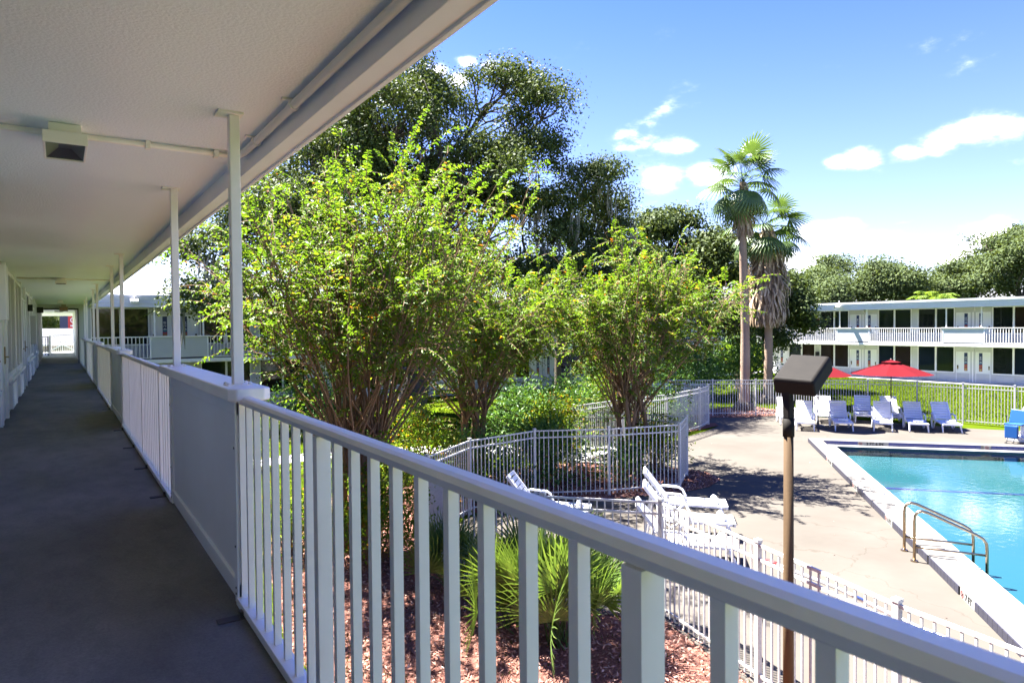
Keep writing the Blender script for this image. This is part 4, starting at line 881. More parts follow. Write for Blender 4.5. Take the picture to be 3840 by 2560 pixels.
def tree(label, base, lobes, trunk_r, fork, clumps, per, leaf, lmat, bark, spread=.55, group=None, moss=0, name='oak_tree', seed=1, twigs=True):
    r = np.random.default_rng(seed); T = thing(name, base, label, 'tree', group); base = np.array(base, float)
    paths = []; LP = []; LN = []
    fk = base+np.array([r.normal()*.3, r.normal()*.3, fork])
    tp = curve(base, fk, 7, .03, r=r); rr = np.linspace(trunk_r, trunk_r*.72, 7); rr[0] *= 1.45; rr[1] *= 1.1
    path_tubes([(tp, rr)], 'trunk', bark, T, 12)
    for (c, rad3) in lobes:
        c = np.array(c, float); rad3 = np.array(rad3, float)
        lim = curve(fk, c, 9, .10, r=r); d_ = np.linalg.norm(c-fk); r0 = trunk_r*min(.55, .22+.03*np.mean(rad3)); paths.append((lim, np.linspace(r0, r0*.35, 9)))
        n = max(6, int(clumps*np.mean(rad3)**2))
        u_ = nrm(r.normal(size=(n, 3))); u_[:, 2] = np.where(u_[:, 2] < -.45, -u_[:, 2], u_[:, 2])
        q = c+u_*rad3*(r.uniform(.35, 1.05, size=(n, 1))**.6)
        for p in q:
            if twigs:
                s0 = lim[r.integers(5, 9)]; tw_ = curve(s0, p, 6, .12, r=r); paths.append((tw_, np.linspace(r0*.3, .012, 6)))
            k = int(per*r.uniform(.5, 1.5)); sp = spread*r.uniform(.7, 1.35)
            pos = p+np.clip(r.normal(size=(k, 3)), -1.7, 1.7)*np.array([sp, sp, sp*.62])
            LP.append(pos); nn = nrm(pos-p)+r.normal(size=(k, 3))*.7+np.array([0, 0, .7]); LN.append(nn)
    path_tubes(paths, 'limbs', bark, T, 5)
    LP = np.concatenate(LP); LN = nrm(np.concatenate(LN)); n = len(LP)
    V, Fc = cards(LP-base, LN, r.uniform(.65, 1.35, n)*leaf, .55)
    part('crown', np_mesh('crown', V, Fc, lmat, r.beta(2, 3, n)), T, True)
    if moss:
        mp = []
        for k in range(moss):
            c, rad3 = lobes[r.integers(len(lobes))]; c = np.array(c); rad3 = np.array(rad3)
            p = c+np.array([r.uniform(-.8, .8), r.uniform(-.8, .8), -.55])*rad3; L = r.uniform(.6, 2.0)
            for j in range(5):
                a = p+r.normal(size=3)*.12; mp.append((np.stack([a, a+np.array([r.normal()*.05, r.normal()*.05, -L*.5]), a+np.array([r.normal()*.08, r.normal()*.08, -L*r.uniform(.7, 1)])]), [.035, .05, .008]))
        path_tubes(mp, 'moss', MOSS, T, 4)['kind'] = 'stuff'
    return T
def W3(x, y, d):                     # a point in the yard seen at photo pixel, d metres deep
    p = CAM+vd(x, y)*d; return (p.x, p.y, p.z)
# big live oak in front of the far wing
OB = (14.2, 30.5, 0); d0 = 26
tree('huge dark live oak towering behind the bright shrubs, its top above the roof edge', OB,
     [(W3(1480, 520, 31.8), (3.17, 3.17, 2.54)), (W3(1640, 400, 33.7), (1.91, 1.91, 1.52)), (W3(1560, 300, 33.0), (1.14, 1.14, 1.14)), (W3(1890, 350, 34.3), (2.16, 2.03, 1.27)), (W3(2030, 450, 33.0), (1.40, 1.65, 1.91)), (W3(1990, 590, 33.0), (1.91, 2.03, 1.14)),
      (W3(1800, 640, 31.8), (2.29, 2.54, 1.91)), (W3(1250, 640, 31.8), (2.92, 2.79, 1.91)), (W3(1500, 760, 33.0), (3.05, 3.05, 2.03)), (W3(1850, 800, 34.3), (2.16, 2.54, 1.40)), (W3(1080, 790, 30.5), (2.54, 2.54, 1.78)), (W3(900, 900, 29.2), (2.03, 2.03, 1.65)),
      (W3(770, 980, 29.2), (1.27, 1.52, 1.40)), (W3(860, 1130, 28.6), (1.14, 1.27, 1.02)), (W3(720, 1120, 29.2), (0.64, 0.76, 0.64)), (W3(1200, 950, 33.0), (2.92, 2.92, 1.78)), (W3(1650, 980, 34.3), (2.79, 2.79, 1.52)), (W3(1330, 560, 34.3), (2.16, 2.29, 1.91))],
     .70, 3.4, 6.2, 330, .155, OAKL, BARK, .52, 'trees in the yard', 14, seed=3)
tree('live oak with spreading limbs and hanging moss, between the two tall shrubs', (23.0, 29.5, 0),
     [(W3(2200, 690, 34.2), (1.30, 1.30, 0.94)), (W3(2270, 660, 34.2), (0.94, 0.94, 0.83)), (W3(2120, 780, 34.2), (1.65, 1.77, 1.06)), (W3(2300, 790, 35.4), (1.18, 1.42, 1.06)), (W3(2060, 880, 34.2), (1.53, 1.77, 0.94)), (W3(2330, 880, 35.4), (1.06, 1.18, 0.94)), (W3(2200, 900, 35.4), (1.42, 1.53, 0.71)), (W3(1990, 760, 33.0), (1.06, 1.18, 0.71))],
     .46, 3.6, 6.8, 300, .155, OAKL, BARK, .46, 'trees in the yard', 26, seed=5)
tree('dense dark evergreen oak left of the palm trunks', (30.5, 30.2, 0),
     [(W3(2460, 900, 41), (2.0, 2, 1.5)), (W3(2540, 860, 42), (1.5, 1.5, 1.3)), (W3(2640, 960, 41), (2.0, 2, 1.6)), (W3(2700, 1080, 40), (2.0, 2, 1.7)), (W3(2580, 1100, 40), (2.4, 2, 1.8)), (W3(2720, 930, 41), (1.3, 1.3, 1.1)), (W3(2400, 1000, 41), (1.8, 2, 1.4)), (W3(2720, 1230, 40), (1.6, 1.6, 1.3))],
     .40, 2.6, 7, 260, .21, OAKL, BARK, .55, 'trees in the yard', seed=8)
tree('dark round tree right behind the shaggy palm trunk', (36.6, 28.2, 0),
     [(W3(2900, 1080, 43), (1.5, 1.6, 1.2)), (W3(2960, 1150, 43), (1.5, 1.6, 1.2)), (W3(2990, 1215, 43), (1.1, 1.2, .8)), (W3(2840, 1160, 43), (1.6, 1.7, 1.3)), (W3(2870, 1270, 43), (1.3, 1.4, .9)), (W3(2980, 1080, 43), (.9, 1, .7))],
     .3, 2.2, 8, 260, .21, OAKL, BARK, .5, 'trees in the yard', seed=11)
b = W3(2130, 1080, 33)
tree('dark leafy tree filling the gap behind the crape myrtles', (b[0], b[1], 0),
     [(W3(2130, 1010, 33), (2.0, 1.8, 1.4)), (W3(2010, 1070, 33), (1.6, 1.6, 1.2)), (W3(2260, 1030, 34), (1.8, 1.7, 1.5)), (W3(2340, 1100, 34), (1.5, 1.5, 1.2)), (W3(2200, 1130, 33), (1.5, 1.5, .9)), (W3(1900, 1040, 33), (1.4, 1.5, 1.1)), (W3(2390, 1010, 36), (1.4, 1.4, 1.2))],
     .28, 2.2, 6.5, 260, .165, OAKL, BARK, .48, 'trees in the yard', seed=15)
# oaks behind the right wing
def bgoak(x, y, d, sc, lab, seed, extra=()):
    sc = sc*(.84 if x > 400 else .95); b = W3(x, y+(0 if x > 3700 or x < 400 else 44), d); r = np.random.default_rng(seed); lobes = []
    for k in range(14):
        a = r.uniform(0, 2*math.pi); e = r.uniform(-.6, 1.25)
        lobes.append(((b[0]+math.cos(a)*2.9*sc*r.uniform(.5, 1.1), b[1]+math.sin(a)*2.9*sc*r.uniform(.5, 1.1), b[2]+e*1.6*sc), (1.6*sc*r.uniform(.4, 1.15), 1.6*sc*r.uniform(.4, 1.15), 1.05*sc*r.uniform(.45, 1.1))))
    tree(lab, (b[0], b[1], 0), lobes, .4*sc, max(2.0, b[2]-3*sc), 3.2, 230, .27, OAKF, BARK, .7, 'trees behind the right wing', seed=seed)
bgoak(3060, 1080, 66, 1.0, 'grey green oak behind the left end of the right wing', 21)
bgoak(3190, 1035, 68, 1.35, 'broad rounded oak behind the right wing, highest of the middle group', 22)
bgoak(3340, 1050, 66, 1.1, 'oak behind the right wing, left of the bright feathery palm', 23)
bgoak(3480, 1090, 72, 1.0, 'low oak behind the feathery palm and the white roof', 24)
bgoak(3640, 1030, 66, 1.25, 'oak behind the right wing, right of the feathery palm', 25)
bgoak(3800, 980, 64, 1.5, 'tall oak behind the right wing at the right edge of the photo', 26)
bgoak(3930, 940, 66, 1.5, 'tall oak standing just past the right edge behind the wing', 27)
bgoak(2870, 1110, 72, 1.0, 'oak peeping out behind the shaggy palm above the roof end', 28)
bgoak(2500, 1040, 62, 1.0, 'oak far behind the corner of the two wings', 29)
# trees outside the breezeway
for i, (x, y, d, sc) in enumerate(((150, 1205, 95, 1.0), (196, 1200, 105, 1.15), (248, 1170, 130, .9))):
    bgoak(x, y, d, sc, ('leafy tree left beyond the breezeway railing', 'leafy tree in the middle beyond the breezeway', 'tree behind the red sign beyond the breezeway')[i], 40+i)

# ---- crape myrtles: bundled trunks, many straight stems, leafy arching shoots
def crape(label, base, th, H, spread, nst, seed, lw=1.0, lean=(0, 0), tilt=50):
    r = np.random.default_rng(seed); T = thing('crape_myrtle', base, label, 'shrub', 'tall bright crape myrtles'); base = np.array(base, float)
    tr = []
    tops = []
    for k in range(7):
        a = 2*math.pi*k/7; b0 = base+np.array([math.cos(a), math.sin(a), 0])*.16; t1 = base+np.array([math.cos(a)*.34+lean[0], math.sin(a)*.34+lean[1], th*r.uniform(.85, 1.1)])
        tr.append((curve(b0, t1, 7, .03, r=r), np.linspace(.085, .055, 7))); tops.append(t1)
    path_tubes(tr, 'trunk', CBARK, T, 8)
    stems = []; P = []; Dv = []; Nv = []; Ls = []; RN = []
    def shoot(p0, d0, L, n, droop, rn):
        t_ = np.linspace(0, 1, 7)[:, None]; pts = p0+d0*L*t_+np.array([0, 0, -1.])*droop*L*t_**2
        stems.append((pts, np.linspace(.006, .002, 7)*lw))
        ts = np.linspace(.12, 1, n); ix = ts*6; i0 = np.minimum(ix.astype(int), 5); fr_ = (ix-i0)[:, None]; pp = pts[i0]*(1-fr_)+pts[i0+1]*fr_; tg = nrm(pts[i0+1]-pts[i0])
        side = nrm(np.cross(tg, np.array([0, 0, 1.])+r.normal(size=3)*.25)); sg = np.where(np.arange(n) % 2, 1., -1.)[:, None]
        dd = side*sg*.8+tg*.45+r.normal(size=(n, 3))*.25+np.array([0, 0, -.18])
        nn = np.cross(side, tg)*np.array(1.); nn = np.where(nn[:, 2:3] < 0, -nn, nn)+r.normal(size=(n, 3))*.35
        P.append(pp); Dv.append(dd); Nv.append(nn); Ls.append(r.uniform(.042, .092, n)*lw*(1-.35*(ts > .9))); RN.append(np.clip(r.beta(2, 4, n)+rn, 0, 1))
    for k in range(nst):
        a = r.uniform(0, 2*math.pi); th_ = r.uniform(0.0, 1)**.62*rad(tilt); s0 = tops[r.integers(7)]-np.array([0, 0, r.uniform(0, .5)])
        d0 = np.array([math.cos(a)*math.sin(th_), math.sin(a)*math.sin(th_), math.cos(th_)])
        L = (H-th)*r.uniform(.70, 1.02)*(math.cos(th_)*.35+.65)*(1+(spread-1)*math.sin(th_))
        t_ = np.linspace(0, 1, 9)[:, None]; dr = .08*math.sin(th_)
        pts = s0+d0*L*t_+np.array([0, 0, -1.])*dr*L*t_**2+r.normal(size=3)*.025*L*np.sin(t_*3)
        stems.append((pts, np.linspace(.022, .007, 9)*lw)); lines = [(pts, .48, 7)]
        for j in range(4):
            i = r.integers(4, 8); dd = nrm((pts[i+1]-pts[i])[None]/np.linalg.norm(pts[1]-pts[0])+r.normal(size=(1, 3))*.38)[0]; L2 = L*r.uniform(.18, .36); q = pts[i]+dd*L2*t_+np.array([0, 0, -1.])*.06*L2*t_**2
            stems.append((q, np.linspace(.009, .003, 9)*lw)); lines.append((q, .2, 8))
        for q, t0, nn_ in lines:
            tg = nrm((q[-1]-q[-2])[None])[0]
            for j in range(nn_):
                i = r.integers(int(8*t0), 8); dd = nrm((tg*.8+nrm(r.normal(size=(1, 3)))[0]*.9+np.array([0, 0, .1]))[None])[0]
                shoot(q[i]+(q[i+1]-q[i])*r.uniform(), dd, r.uniform(.25, .55)*lw, 11, .3, r.choice([0, 0, 0, 0, .05, .35]))
            if r.uniform() < .4: shoot(q[-1], nrm((tg+r.normal(size=3)*.25+np.array([0, 0, .1]))[None])[0], r.uniform(.6, 1.3), 30, r.uniform(.15, .5), 0)
    for k in range(int(nst*1.3)):                 # suckers and side shoots low down
        a = r.uniform(0, 2*math.pi); p0 = base+np.array([math.cos(a)*r.uniform(.1, .9), math.sin(a)*r.uniform(.1, .9), r.uniform(.4, th+1.6)]); d_ = nrm(np.array([[math.cos(a), math.sin(a), r.uniform(-.05, .7)]]))[0]
        shoot(p0, d_, r.uniform(.5, 1.6), 22, .35, r.choice([0, .1, .3]))
    path_tubes(stems, 'stems', CBARK, T, 4)
    P = np.concatenate(P)-base; L = np.concatenate(Ls); V, Fc = leaves(P, np.concatenate(Dv), nrm(np.concatenate(Nv)), L, L*.46)
    rn = np.concatenate(RN); part('foliage', np_mesh('foliage', V, Fc, CRAPEL, np.concatenate([rn, rn])), T, True)
crape('largest bright crape myrtle, rising behind the nearest handrail post', (4.5, 12.05, 0), 2.0, 7.4, 1.0, 84, 51, 1.15, lean=(.1, -.05), tilt=38)
crape('crape myrtle half hidden right of the largest one, with a lower crown', (9.1, 15.5, 0), 2.1, 6.5, .95, 74, 52, 1.25, tilt=50)
crape('separate crape myrtle inside the fence bend, left of the palms', (13.3, 14.0, 0), 2.1, 6.8, .95, 66, 53, 1.3, tilt=42)

# ---- palms
def fan_mesh(name, R, nseg, spread, droop, mt, seed, wd=.05, split=.45):
    """fan leaf in local coords: hinge at origin, pointing +x, normal +z"""
    r = np.random.default_rng(seed); V = []; Fc = []; rn = []
    for i in range(nseg):
        a = -spread/2+spread*i/(nseg-1); L = R*(.82+.18*math.cos(a))*r.uniform(.92, 1.04); ca, sa = math.cos(a), math.sin(a); da = spread/(nseg-1)*.52
        b = len(V); k = 5
        for j in range(k+1):
            t_ = j/k; rr = L*t_; w_ = min(rr*math.tan(da), wd*R)*(1 if t_ < split else (1-(t_-split)/(1-split))*.95+.05); z = -droop*L*t_**2.6+.05*R*math.cos(a)*t_-.10*R*(1-math.cos(a))*t_
            tx = 0 if t_ < .6 else r.normal()*.012*R
            for s_, zz in ((-1, 0), (0, -.5), (1, 0)): V.append((rr*ca-s_*w_*sa+tx, rr*sa+s_*w_*ca, z+zz*w_*.8))
        for j in range(k):
            q = b+j*3; Fc += [(q, q+3, q+4, q+1), (q+1, q+4, q+5, q+2)]; rn += [min(1, abs(r.normal())*.25+.1+(.3 if j == k-1 else 0))]*2
    return np_mesh(name, np.array(V), np.array(Fc), mt, rn)
def petiole_to(parent, hub, tip, mt, r0=.022):
    return path_tubes([(np.array([hub, (np.array(hub)+np.array(tip))/2+np.array([0, 0, .06]), tip]), [r0, r0*.7, r0*.5])], 'petiole', mt, parent, 5)
FANS = [fan_mesh('frond', 1.12, 24, rad(230), .16+.20*i, PALML, 60+i, .075, .48) for i in range(3)]
def frond_rot(dv, twist=0.0, tilt=0.0):
    x = Vector(dv).normalized(); z = Vector((0, 0, 1)); y = z.cross(x)
    if y.length < 1e-3: y = Vector((0, 1, 0))
    y.normalize(); z = x.cross(y); M = Matrix((x, y, z)).transposed(); return (M @ Matrix.Rotation(twist, 3, 'X') @ Matrix.Rotation(tilt, 3, 'Y')).to_euler()
def fan_palm(label, base, th, tr, nfr, seed, pet, skirt, el_lo, el_hi):
    r = np.random.default_rng(seed); T = thing('fan_palm', base, label, 'palm tree', 'tall fan palms'); bx_, by_ = base[0], base[1]
    n = 34; zz = np.linspace(0, th, n); P = np.stack([bx_+.10*np.sin(zz*.5), by_+zz*0, zz], 1); R = tr*(1.0-.32*zz/th)*(1+.04*np.sin(zz*17)); R[:2] *= 1.35; R[2:4] *= 1.1
    path_tubes([(P, R)], 'trunk', PBARK, T, 14)
    MB().lathe([(tr*1.9, -.05), (tr*2.15, .16), (tr*1.9, .34), (tr*1.3, .42)], (bx_, by_, 0), 14).build('root_boss', BARK, T, smooth=True)
    hub = np.array([P[-1][0], by_, th])
    for k in range(nfr):
        a = k*2.39996+r.uniform(-.2, .2); f = (k+.5)/nfr; el = el_hi+(el_lo-el_hi)*f**1.1+r.normal()*.06
        d_ = np.array([math.cos(a)*math.cos(el), math.sin(a)*math.cos(el), math.sin(el)]); L = pet*r.uniform(.8, 1.15)*(1 if el > -.3 else .8)
        h0 = hub+np.array([0, 0, -.35*f]); tip = h0+d_*L+np.array([0, 0, -.12*L*math.cos(el)])
        petiole_to(T, h0, tip, PALML if False else MATS['crape_bark'] if False else QUEENL, .02)
        dt = d_*.8+np.array([0, 0, -.35])
        inst('frond', FANS[int(min(2, f*3))], tip, T, frond_rot(dt, r.normal()*.35, r.uniform(-.1, .35)), (r.uniform(.85, 1.1),)*3)
    # old brown fronds hanging against the trunk
    V = []; Fc = []; rn = []; ns = skirt[2]
    for k in range(ns):
        a = r.uniform(0, 2*math.pi); z0 = r.uniform(skirt[0]+.5, skirt[1]); L = min(r.uniform(.6, 1.5), z0-skirt[0]+r.uniform(0, .3)); prof = math.sin(min(1, (z0-skirt[0])/(skirt[1]-skirt[0])*1.0)*math.pi*.80+.35)
        rr = tr*.75+skirt[3]*max(.12, prof)*r.uniform(.35, 1.0); w_ = r.uniform(.03, .085); b = len(V)
        for j in range(4):
            t_ = j/3; rad_ = (rr*(.55+.45*min(1, t_*1.6))) ; ww = w_*(1-.75*t_*t_); aa = a+r.normal()*.05; cx, sy = math.cos(aa), math.sin(aa)
            for s_ in (-1, 1): V.append((bx_+cx*rad_-sy*ww*s_, by_+sy*rad_+cx*ww*s_, z0-L*t_))
        for j in range(3): q = b+j*2; Fc.append((q, q+1, q+3, q+2)); rn.append(r.uniform())
    V = np.array(V)-np.array(wloc(T)); part('dead_frond_skirt', np_mesh('skirt', V, np.array(Fc), DEADL, rn), T, True)
fan_palm('taller fan palm with a bare trunk beside the shaggy one', (27.57, 21.04, 0), 11.0, .235, 28, 71, 1.3, (8.4, 11.0, 150, .40), rad(-52), rad(80))
fan_palm('shorter fan palm with a thick skirt of dead brown fronds', (31.17, 22.31, 0), 9.2, .235, 28, 72, 1.35, (4.2, 9.4, 1500, 1.08), rad(-35), rad(66))
def feather_palm(label, base, th, nfr, L, seed, mt, name='feather_palm', tr=.12, up=.9):
    r = np.random.default_rng(seed); T = thing(name, base, label, 'palm tree'); b3 = np.array(base, float); P = []; Dv = []; Nv = []; Ls = []; pets = []
    path_tubes([(np.array([b3, b3+np.array([.03, 0, th*.5]), b3+np.array([0, 0, th])]), [tr*1.2, tr, tr*.8])], 'trunk', PBARK, T, 8)
    for k in range(nfr):
        a = k*2.4+r.uniform(-.2, .2); el = up*r.uniform(.25, 1.3); d_ = np.array([math.cos(a)*math.cos(el), math.sin(a)*math.cos(el), math.sin(el)]); LL_ = L*r.uniform(.8, 1.1)
        t_ = np.linspace(0, 1, 9)[:, None]; q = b3+np.array([0, 0, th])+d_*LL_*t_+np.array([0, 0, -1.])*.55*LL_*t_**2.1; pets.append((q, np.linspace(.022, .004, 9)))
        n = 60; ts = np.linspace(.15, 1, n); ix = ts*8; i0 = np.minimum(ix.astype(int), 7); fr_ = (ix-i0)[:, None]; pp = q[i0]*(1-fr_)+q[i0+1]*fr_; tg = nrm(q[i0+1]-q[i0]); sd_ = nrm(np.cross(tg, np.array([0, 0, 1.])))
        sg = np.where(np.arange(n) % 2, 1., -1.)[:, None]
        P.append(pp); Dv.append(sd_*sg+tg*.55+np.array([0, 0, -.3])+r.normal(size=(n, 3))*.12); Nv.append(np.cross(sd_, tg)+r.normal(size=(n, 3))*.2); Ls.append(L*.24*np.sin(np.pi*(ts*.75+.15))*r.uniform(.85, 1.1, n))
    path_tubes(pets, 'frond_stalks', mt, T, 4)
    Lx = np.concatenate(Ls); V, Fc = leaves(np.concatenate(P)-b3, np.concatenate(Dv), nrm(np.concatenate(Nv)), Lx, Lx*.11, .1); rn = r.uniform(size=len(Lx)); part('leaflets', np_mesh('leaflets', V, Fc, mt, np.concatenate([rn, rn])), T, True)
b = W3(3500, 1100, 58); feather_palm('bright feathery queen palm showing above the right wing roof', (b[0], b[1], 0), b[2]-.6, 16, 2.6, 81, QUEENL)
feather_palm('young arching palm by the fence, left of the palm trunks', (24.2, 23.6, 0), .7, 14, 1.9, 82, QUEENL, up=.8)
b = W3(600, 1400, 22); feather_palm('small feathery palm below the far wing panel, above the handrail', (b[0], b[1], 0), 1.7, 12, 1.3, 83, QUEENL)
# ---- saw palmettos in the mulch bed
PFAN = [fan_mesh('frond', .78, 22, rad(170), .03+.05*i, PMETL, 90+i, .028, .30) for i in range(3)]
def palmetto(label, base, nfr, pet, seed, sc=1.0):
    r = np.random.default_rng(seed); T = thing('saw_palmetto', base, label, 'palmetto', 'palmettos in the mulch bed'); b3 = np.array(base, float)
    for k in range(nfr):
        a = k*2.39996; f = (k+.5)/nfr; el = rad(88)-rad(48)*f**.9+r.normal()*.07; d_ = np.array([math.cos(a)*math.cos(el), math.sin(a)*math.cos(el), math.sin(el)]); L = pet*r.uniform(.6, 1.15)
        s0 = b3+np.array([r.normal()*.10, r.normal()*.10, .02]); tip = s0+d_*L
        petiole_to(T, s0, tip, PMETL, .011)
        inst('frond', PFAN[k % 3], tip, T, frond_rot(d_*1.0+np.array([0, 0, .35]), r.normal()*.6, r.uniform(-.35, .2)), (sc*r.uniform(.8, 1.15),)*3)
palmetto('big green palmetto at the middle of the near mulch bed, seen through the balusters', (5.42, 6.98, 0), 42, .95, 101, .95)
palmetto('palmetto clump left of the big one, against the near fence', (5.2, 7.75, 0), 26, .85, 102, .88)
palmetto('small palmetto behind the two front ones near the fence bend', (5.05, 9.2, 0), 18, .7, 104, .8)
# ---- dark understorey shrubs
def shrub(label, base, R, H, n, seed, mt, lf=.10, name='shrub', cat='shrub'):
    r = np.random.default_rng(seed); T = thing(name, base, label, cat, 'understorey shrubs'); b3 = np.array(base, float); paths = []; P = []; N = []; 
    for k in range(46):
        a = r.uniform(0, 2*math.pi); e = r.uniform(.15, 1.4); q = b3+np.array([math.cos(a)*math.cos(e)*R, math.sin(a)*math.cos(e)*R, math.sin(e)*H])*r.uniform(.55, 1.05); paths.append((curve(b3, q, 6, .08, r=r), np.linspace(.014, .004, 6)))
        m_ = n//46; P.append(q+r.normal(size=(m_, 3))*np.array([.2, .2, .16])*R); N.append(r.normal(size=(m_, 3))+np.array([0, 0, .9]))
    path_tubes(paths, 'stems', CBARK, T, 4); P = np.concatenate(P); P[:, 2] = np.maximum(P[:, 2], .03); N = nrm(np.concatenate(N)); dv = r.normal(size=P.shape)+nrm(P-b3)
    L = r.uniform(.6, 1.3, len(P))*lf; V, Fc = leaves(P-b3, dv, N, L, L*.42); rn = r.uniform(size=len(P)); part('foliage', np_mesh('foliage', V, Fc, mt, np.concatenate([rn, rn])), T, True)
shrub('low dark shrub behind the fence, left part of the bend', (8.3, 14.4, 0), 1.1, 1.5, 3600, 111, SHRUBL)
shrub('dark leafy shrub behind the fence, beneath the hidden crape myrtle', (10.3, 14.0, 0), 1.2, 1.6, 4200, 112, SHRUBL)
shrub('dark shrub at the foot of the separate crape myrtle', (12.4, 13.3, 0), .8, 1.0, 2600, 113, SHRUBL, .08)
shrub('fresh green shrub spilling through the fence end by the deck', (13.9, 13.6, 0), .85, 1.7, 3400, 114, CRAPEL, .08)
shrub('round shrub between the two fence runs, left of the palms', (19.5, 18.9, 0), 1.2, 1.5, 3800, 115, SHRUBL)
shrub('broad dark shrub between crape myrtles on the lawn', (12.6, 18.2, 0), 1.6, 2.1, 5200, 116, SHRUBL, .12)
shrub('second broad dark shrub on the lawn, farther right', (16.2, 19.6, 0), 1.6, 2.2, 5200, 117, SHRUBL, .12)
shrub('tall dark shrub behind the bare palm trunk', (30.0, 27.2, 0), 2.3, 3.4, 7000, 118, SHRUBL, .17)
shrub('tall dark shrub right of the shaggy palm base', (34.6, 26.6, 0), 2.0, 3.0, 6000, 119, SHRUBL, .17)
shrub('dark hedge shrub left of the young arching palm', (24.8, 27.0, 0), 2.2, 3.0, 6000, 120, SHRUBL, .16)
shrub('yellowing shrub beneath the crape myrtle inside the bend', (16.8, 18.6, 0), 1.0, 2.6, 3200, 121, CRAPEL, .09)
shrub('leafy suckers at the foot of the largest crape myrtle', (4.6, 11.3, 0), .9, 1.7, 3600, 122, CRAPEL, .085)
shrub('small green shrub under the far wing, above the handrail', (4.4, 21.0, 0), .9, 1.3, 2600, 123, CRAPEL, .08)
shrub('dark shrub on the lawn far behind the largest crape myrtle', (8.0, 26.0, 0), 1.6, 2.0, 4200, 124, SHRUBL, .14)
shrub('leafy green shrub between the largest and the hidden crape myrtle', (6.9, 14.2, 0), 1.1, 2.3, 4200, 125, CRAPEL, .085)
shrub('leafy green shrub between the hidden and the separate crape myrtle', (11.6, 15.6, 0), 1.1, 2.4, 4200, 126, CRAPEL, .09)
shrub('low green growth at the left foot of the largest crape myrtle', (3.5, 12.6, 0), .9, 1.3, 3000, 127, CRAPEL, .08)
# yucca
r = np.random.default_rng(130); T = thing('yucca', (11.2, 14.9, 0), 'spiky dark yucca behind the fence, left of the separate crape myrtle', 'plant')
n = 90; a = r.uniform(0, 2*math.pi, n); e = r.uniform(.2, 1.5, n); d_ = np.stack([np.cos(a)*np.cos(e), np.sin(a)*np.cos(e), np.sin(e)], 1); L = r.uniform(.6, 1.0, n)
V, Fc = leaves(np.tile(np.array([0, 0, 1.0]), (n, 1)), d_, np.tile(np.array([0, 0, 1.]), (n, 1))+r.normal(size=(n, 3))*.1, L, L*.06, .15); rn = r.uniform(size=n); part('blades', np_mesh('blades', V, Fc, SHRUBL, np.concatenate([rn, rn])), T)
path_tubes([(np.array([(11.2, 14.9, 0), (11.22, 14.9, .5), (11.2, 14.9, 1.0)]), [.09, .08, .07])], 'stem', BARK, T, 8)

# ---- ground cover: grass blades, mulch chips, leaf litter
def inside(poly, P):
    x, y = P[:, 0], P[:, 1]; c = np.zeros(len(P), bool); j = len(poly)-1
    for i in range(len(poly)):
        xi, yi = poly[i]; xj, yj = poly[j]
        c ^= ((yi > y) != (yj > y)) & (x < (xj-xi)*(y-yi)/(yj-yi+1e-12)+xi); j = i
    return c
def scatter(poly, n, avoid=()):
    P = np.array(poly); lo, hi = P.min(0), P.max(0); q = rng.uniform(lo, hi, (n, 2)); k = inside(poly, q)
    for a_ in avoid: k &= ~inside(a_, q)
    return q[k]
MB1 = [(1.9, .6), (5.95, .6), (6.2, 3.1), (6.62, 4.85), (7.08, 6.8), (6.45, 7.4), (5.9, 8.05), (5.25, 9.7), (5.87, 11.9), (7.4, 12.95), (9.4, 13.2), (9.0, 16.5), (5.5, 16.2), (3.2, 13.5), (2.4, 9), (2.6, 5)]
MB2 = [(9.4, 12.95), (11.0, 12.1), (12.5, 11.55)] + nose + [(13.2, 15.8), (11, 16.4), (9.2, 15.6)]
MB3 = [(22.5, 19.2), (24.2, 20.2), (25.6, 19.25), (27.3, 18.85), (28.8, 19.6), (29, 21.6), (27, 22.2), (23.6, 21.6)]
def chips(name, label, polys, size):
    q = np.concatenate([scatter(p, n) for p, n in polys]); n = len(q); P = np.concatenate([q, rng.uniform(.022, .05, (n, 1))], 1); N = nrm(rng.normal(size=(n, 3))*.55+np.array([0, 0, 1.]))
    V, Fc = cards(P, N, rng.uniform(.5, 1.6, n)*size, .32); o = part(name, np_mesh(name, V, Fc, CHIP, rng.uniform(size=n)), None); tag(o, label, 'mulch', kind='stuff')
chips('mulch_chips', 'reddish bark chips covering the near mulch bed', [(MB1, 60000)], .055)
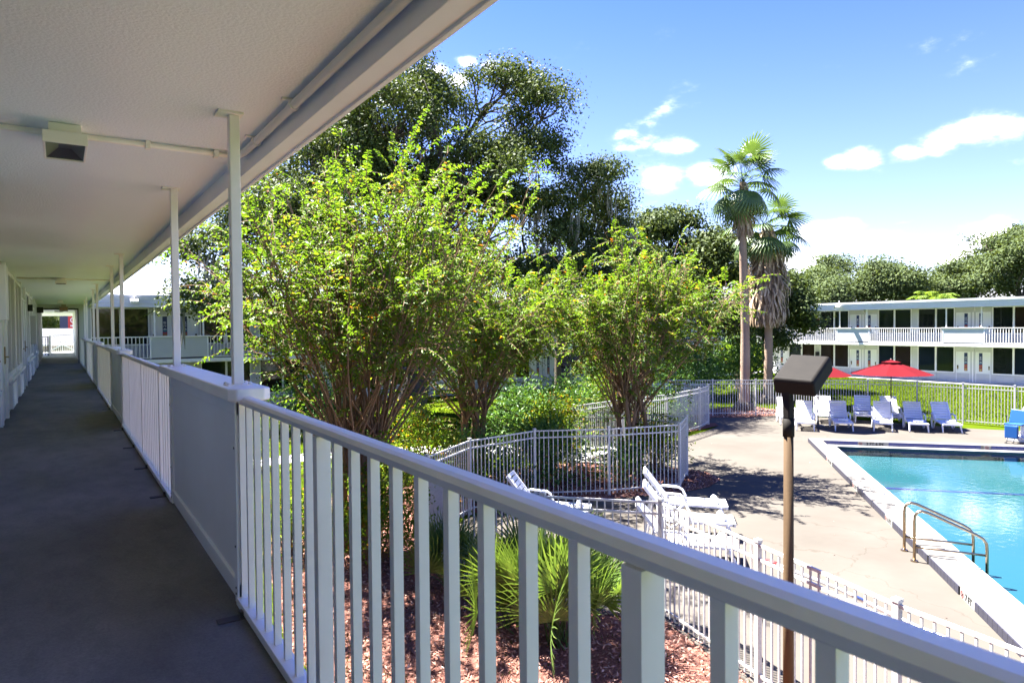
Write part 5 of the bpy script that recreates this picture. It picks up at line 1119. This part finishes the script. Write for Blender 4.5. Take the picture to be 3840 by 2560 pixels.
chips('mulch_chips', 'reddish bark chips covering the bed inside the fence bend', [(MB2, 16000)], .07)
chips('mulch_chips', 'reddish bark chips around the palm bases', [(MB3, 9000)], .09)
def grass(name, label, polys, h, avoid):
    q = np.concatenate([scatter(p, n, avoid) for p, n in polys]); n = len(q); a = rng.uniform(0, 2*math.pi, n); hh = rng.uniform(.5, 1.3, n)*h; w_ = hh*rng.uniform(.10, .2, n); ln = rng.uniform(.1, .7, n)*hh; a2 = rng.uniform(0, 2*math.pi, n)
    B = np.concatenate([q, np.zeros((n, 1))], 1); S = np.stack([np.cos(a)*w_, np.sin(a)*w_, np.zeros(n)], 1); Tp = B+np.stack([np.cos(a2)*ln, np.sin(a2)*ln, hh], 1)
    V = np.stack([B-S, B+S, Tp], 1).reshape(-1, 3); o = part(name, np_mesh(name, V, np.arange(n*3).reshape(-1, 3), GRASSL, np.clip(rng.beta(2, 2, n), 0, 1)), None); tag(o, label, 'grass', kind='stuff')
near_l = [(1.0, 1.0), (3.4, 1.0), (3.2, 9), (4.2, 13.5), (5.5, 16.5), (9, 17), (10, 21), (1.0, 21)]
grass('grass', 'short grass between the walkway and the near mulch bed', [(near_l, 75000), (MB1, 2500)], .055, ())
far_l = [(24, 22), (29.5, 17.8), (31, 15), (31.5, 11), (31.8, 2), (50.8, 2), (50.8, 33), (30, 36)]
grass('grass', 'bright sunlit lawn grass between the fence and the right wing', [(far_l, 130000)], .085, (MB3,))
mid_l = [(2, 22.6), (8, 22.6), (12, 20.7), (16.5, 17), (22, 20), (24, 22), (30, 36), (2, 36.2)]
grass('grass', 'lawn grass in front of the far wing', [(mid_l, 60000)], .08, ())
# fallen leaves on the deck
q = scatter(deck, 420, (hole2,)); n = len(q); V, Fc = cards(np.concatenate([q, np.full((n, 1), .02)], 1), nrm(rng.normal(size=(n, 3))*.25+np.array([0, 0, 1.])), rng.uniform(.02, .05, n), .6)
tag(part('leaf_litter', np_mesh('leaf_litter', V, Fc, CHIP, rng.uniform(size=n)), None), 'few dry leaves scattered over the concrete pool deck', 'leaves', kind='stuff')
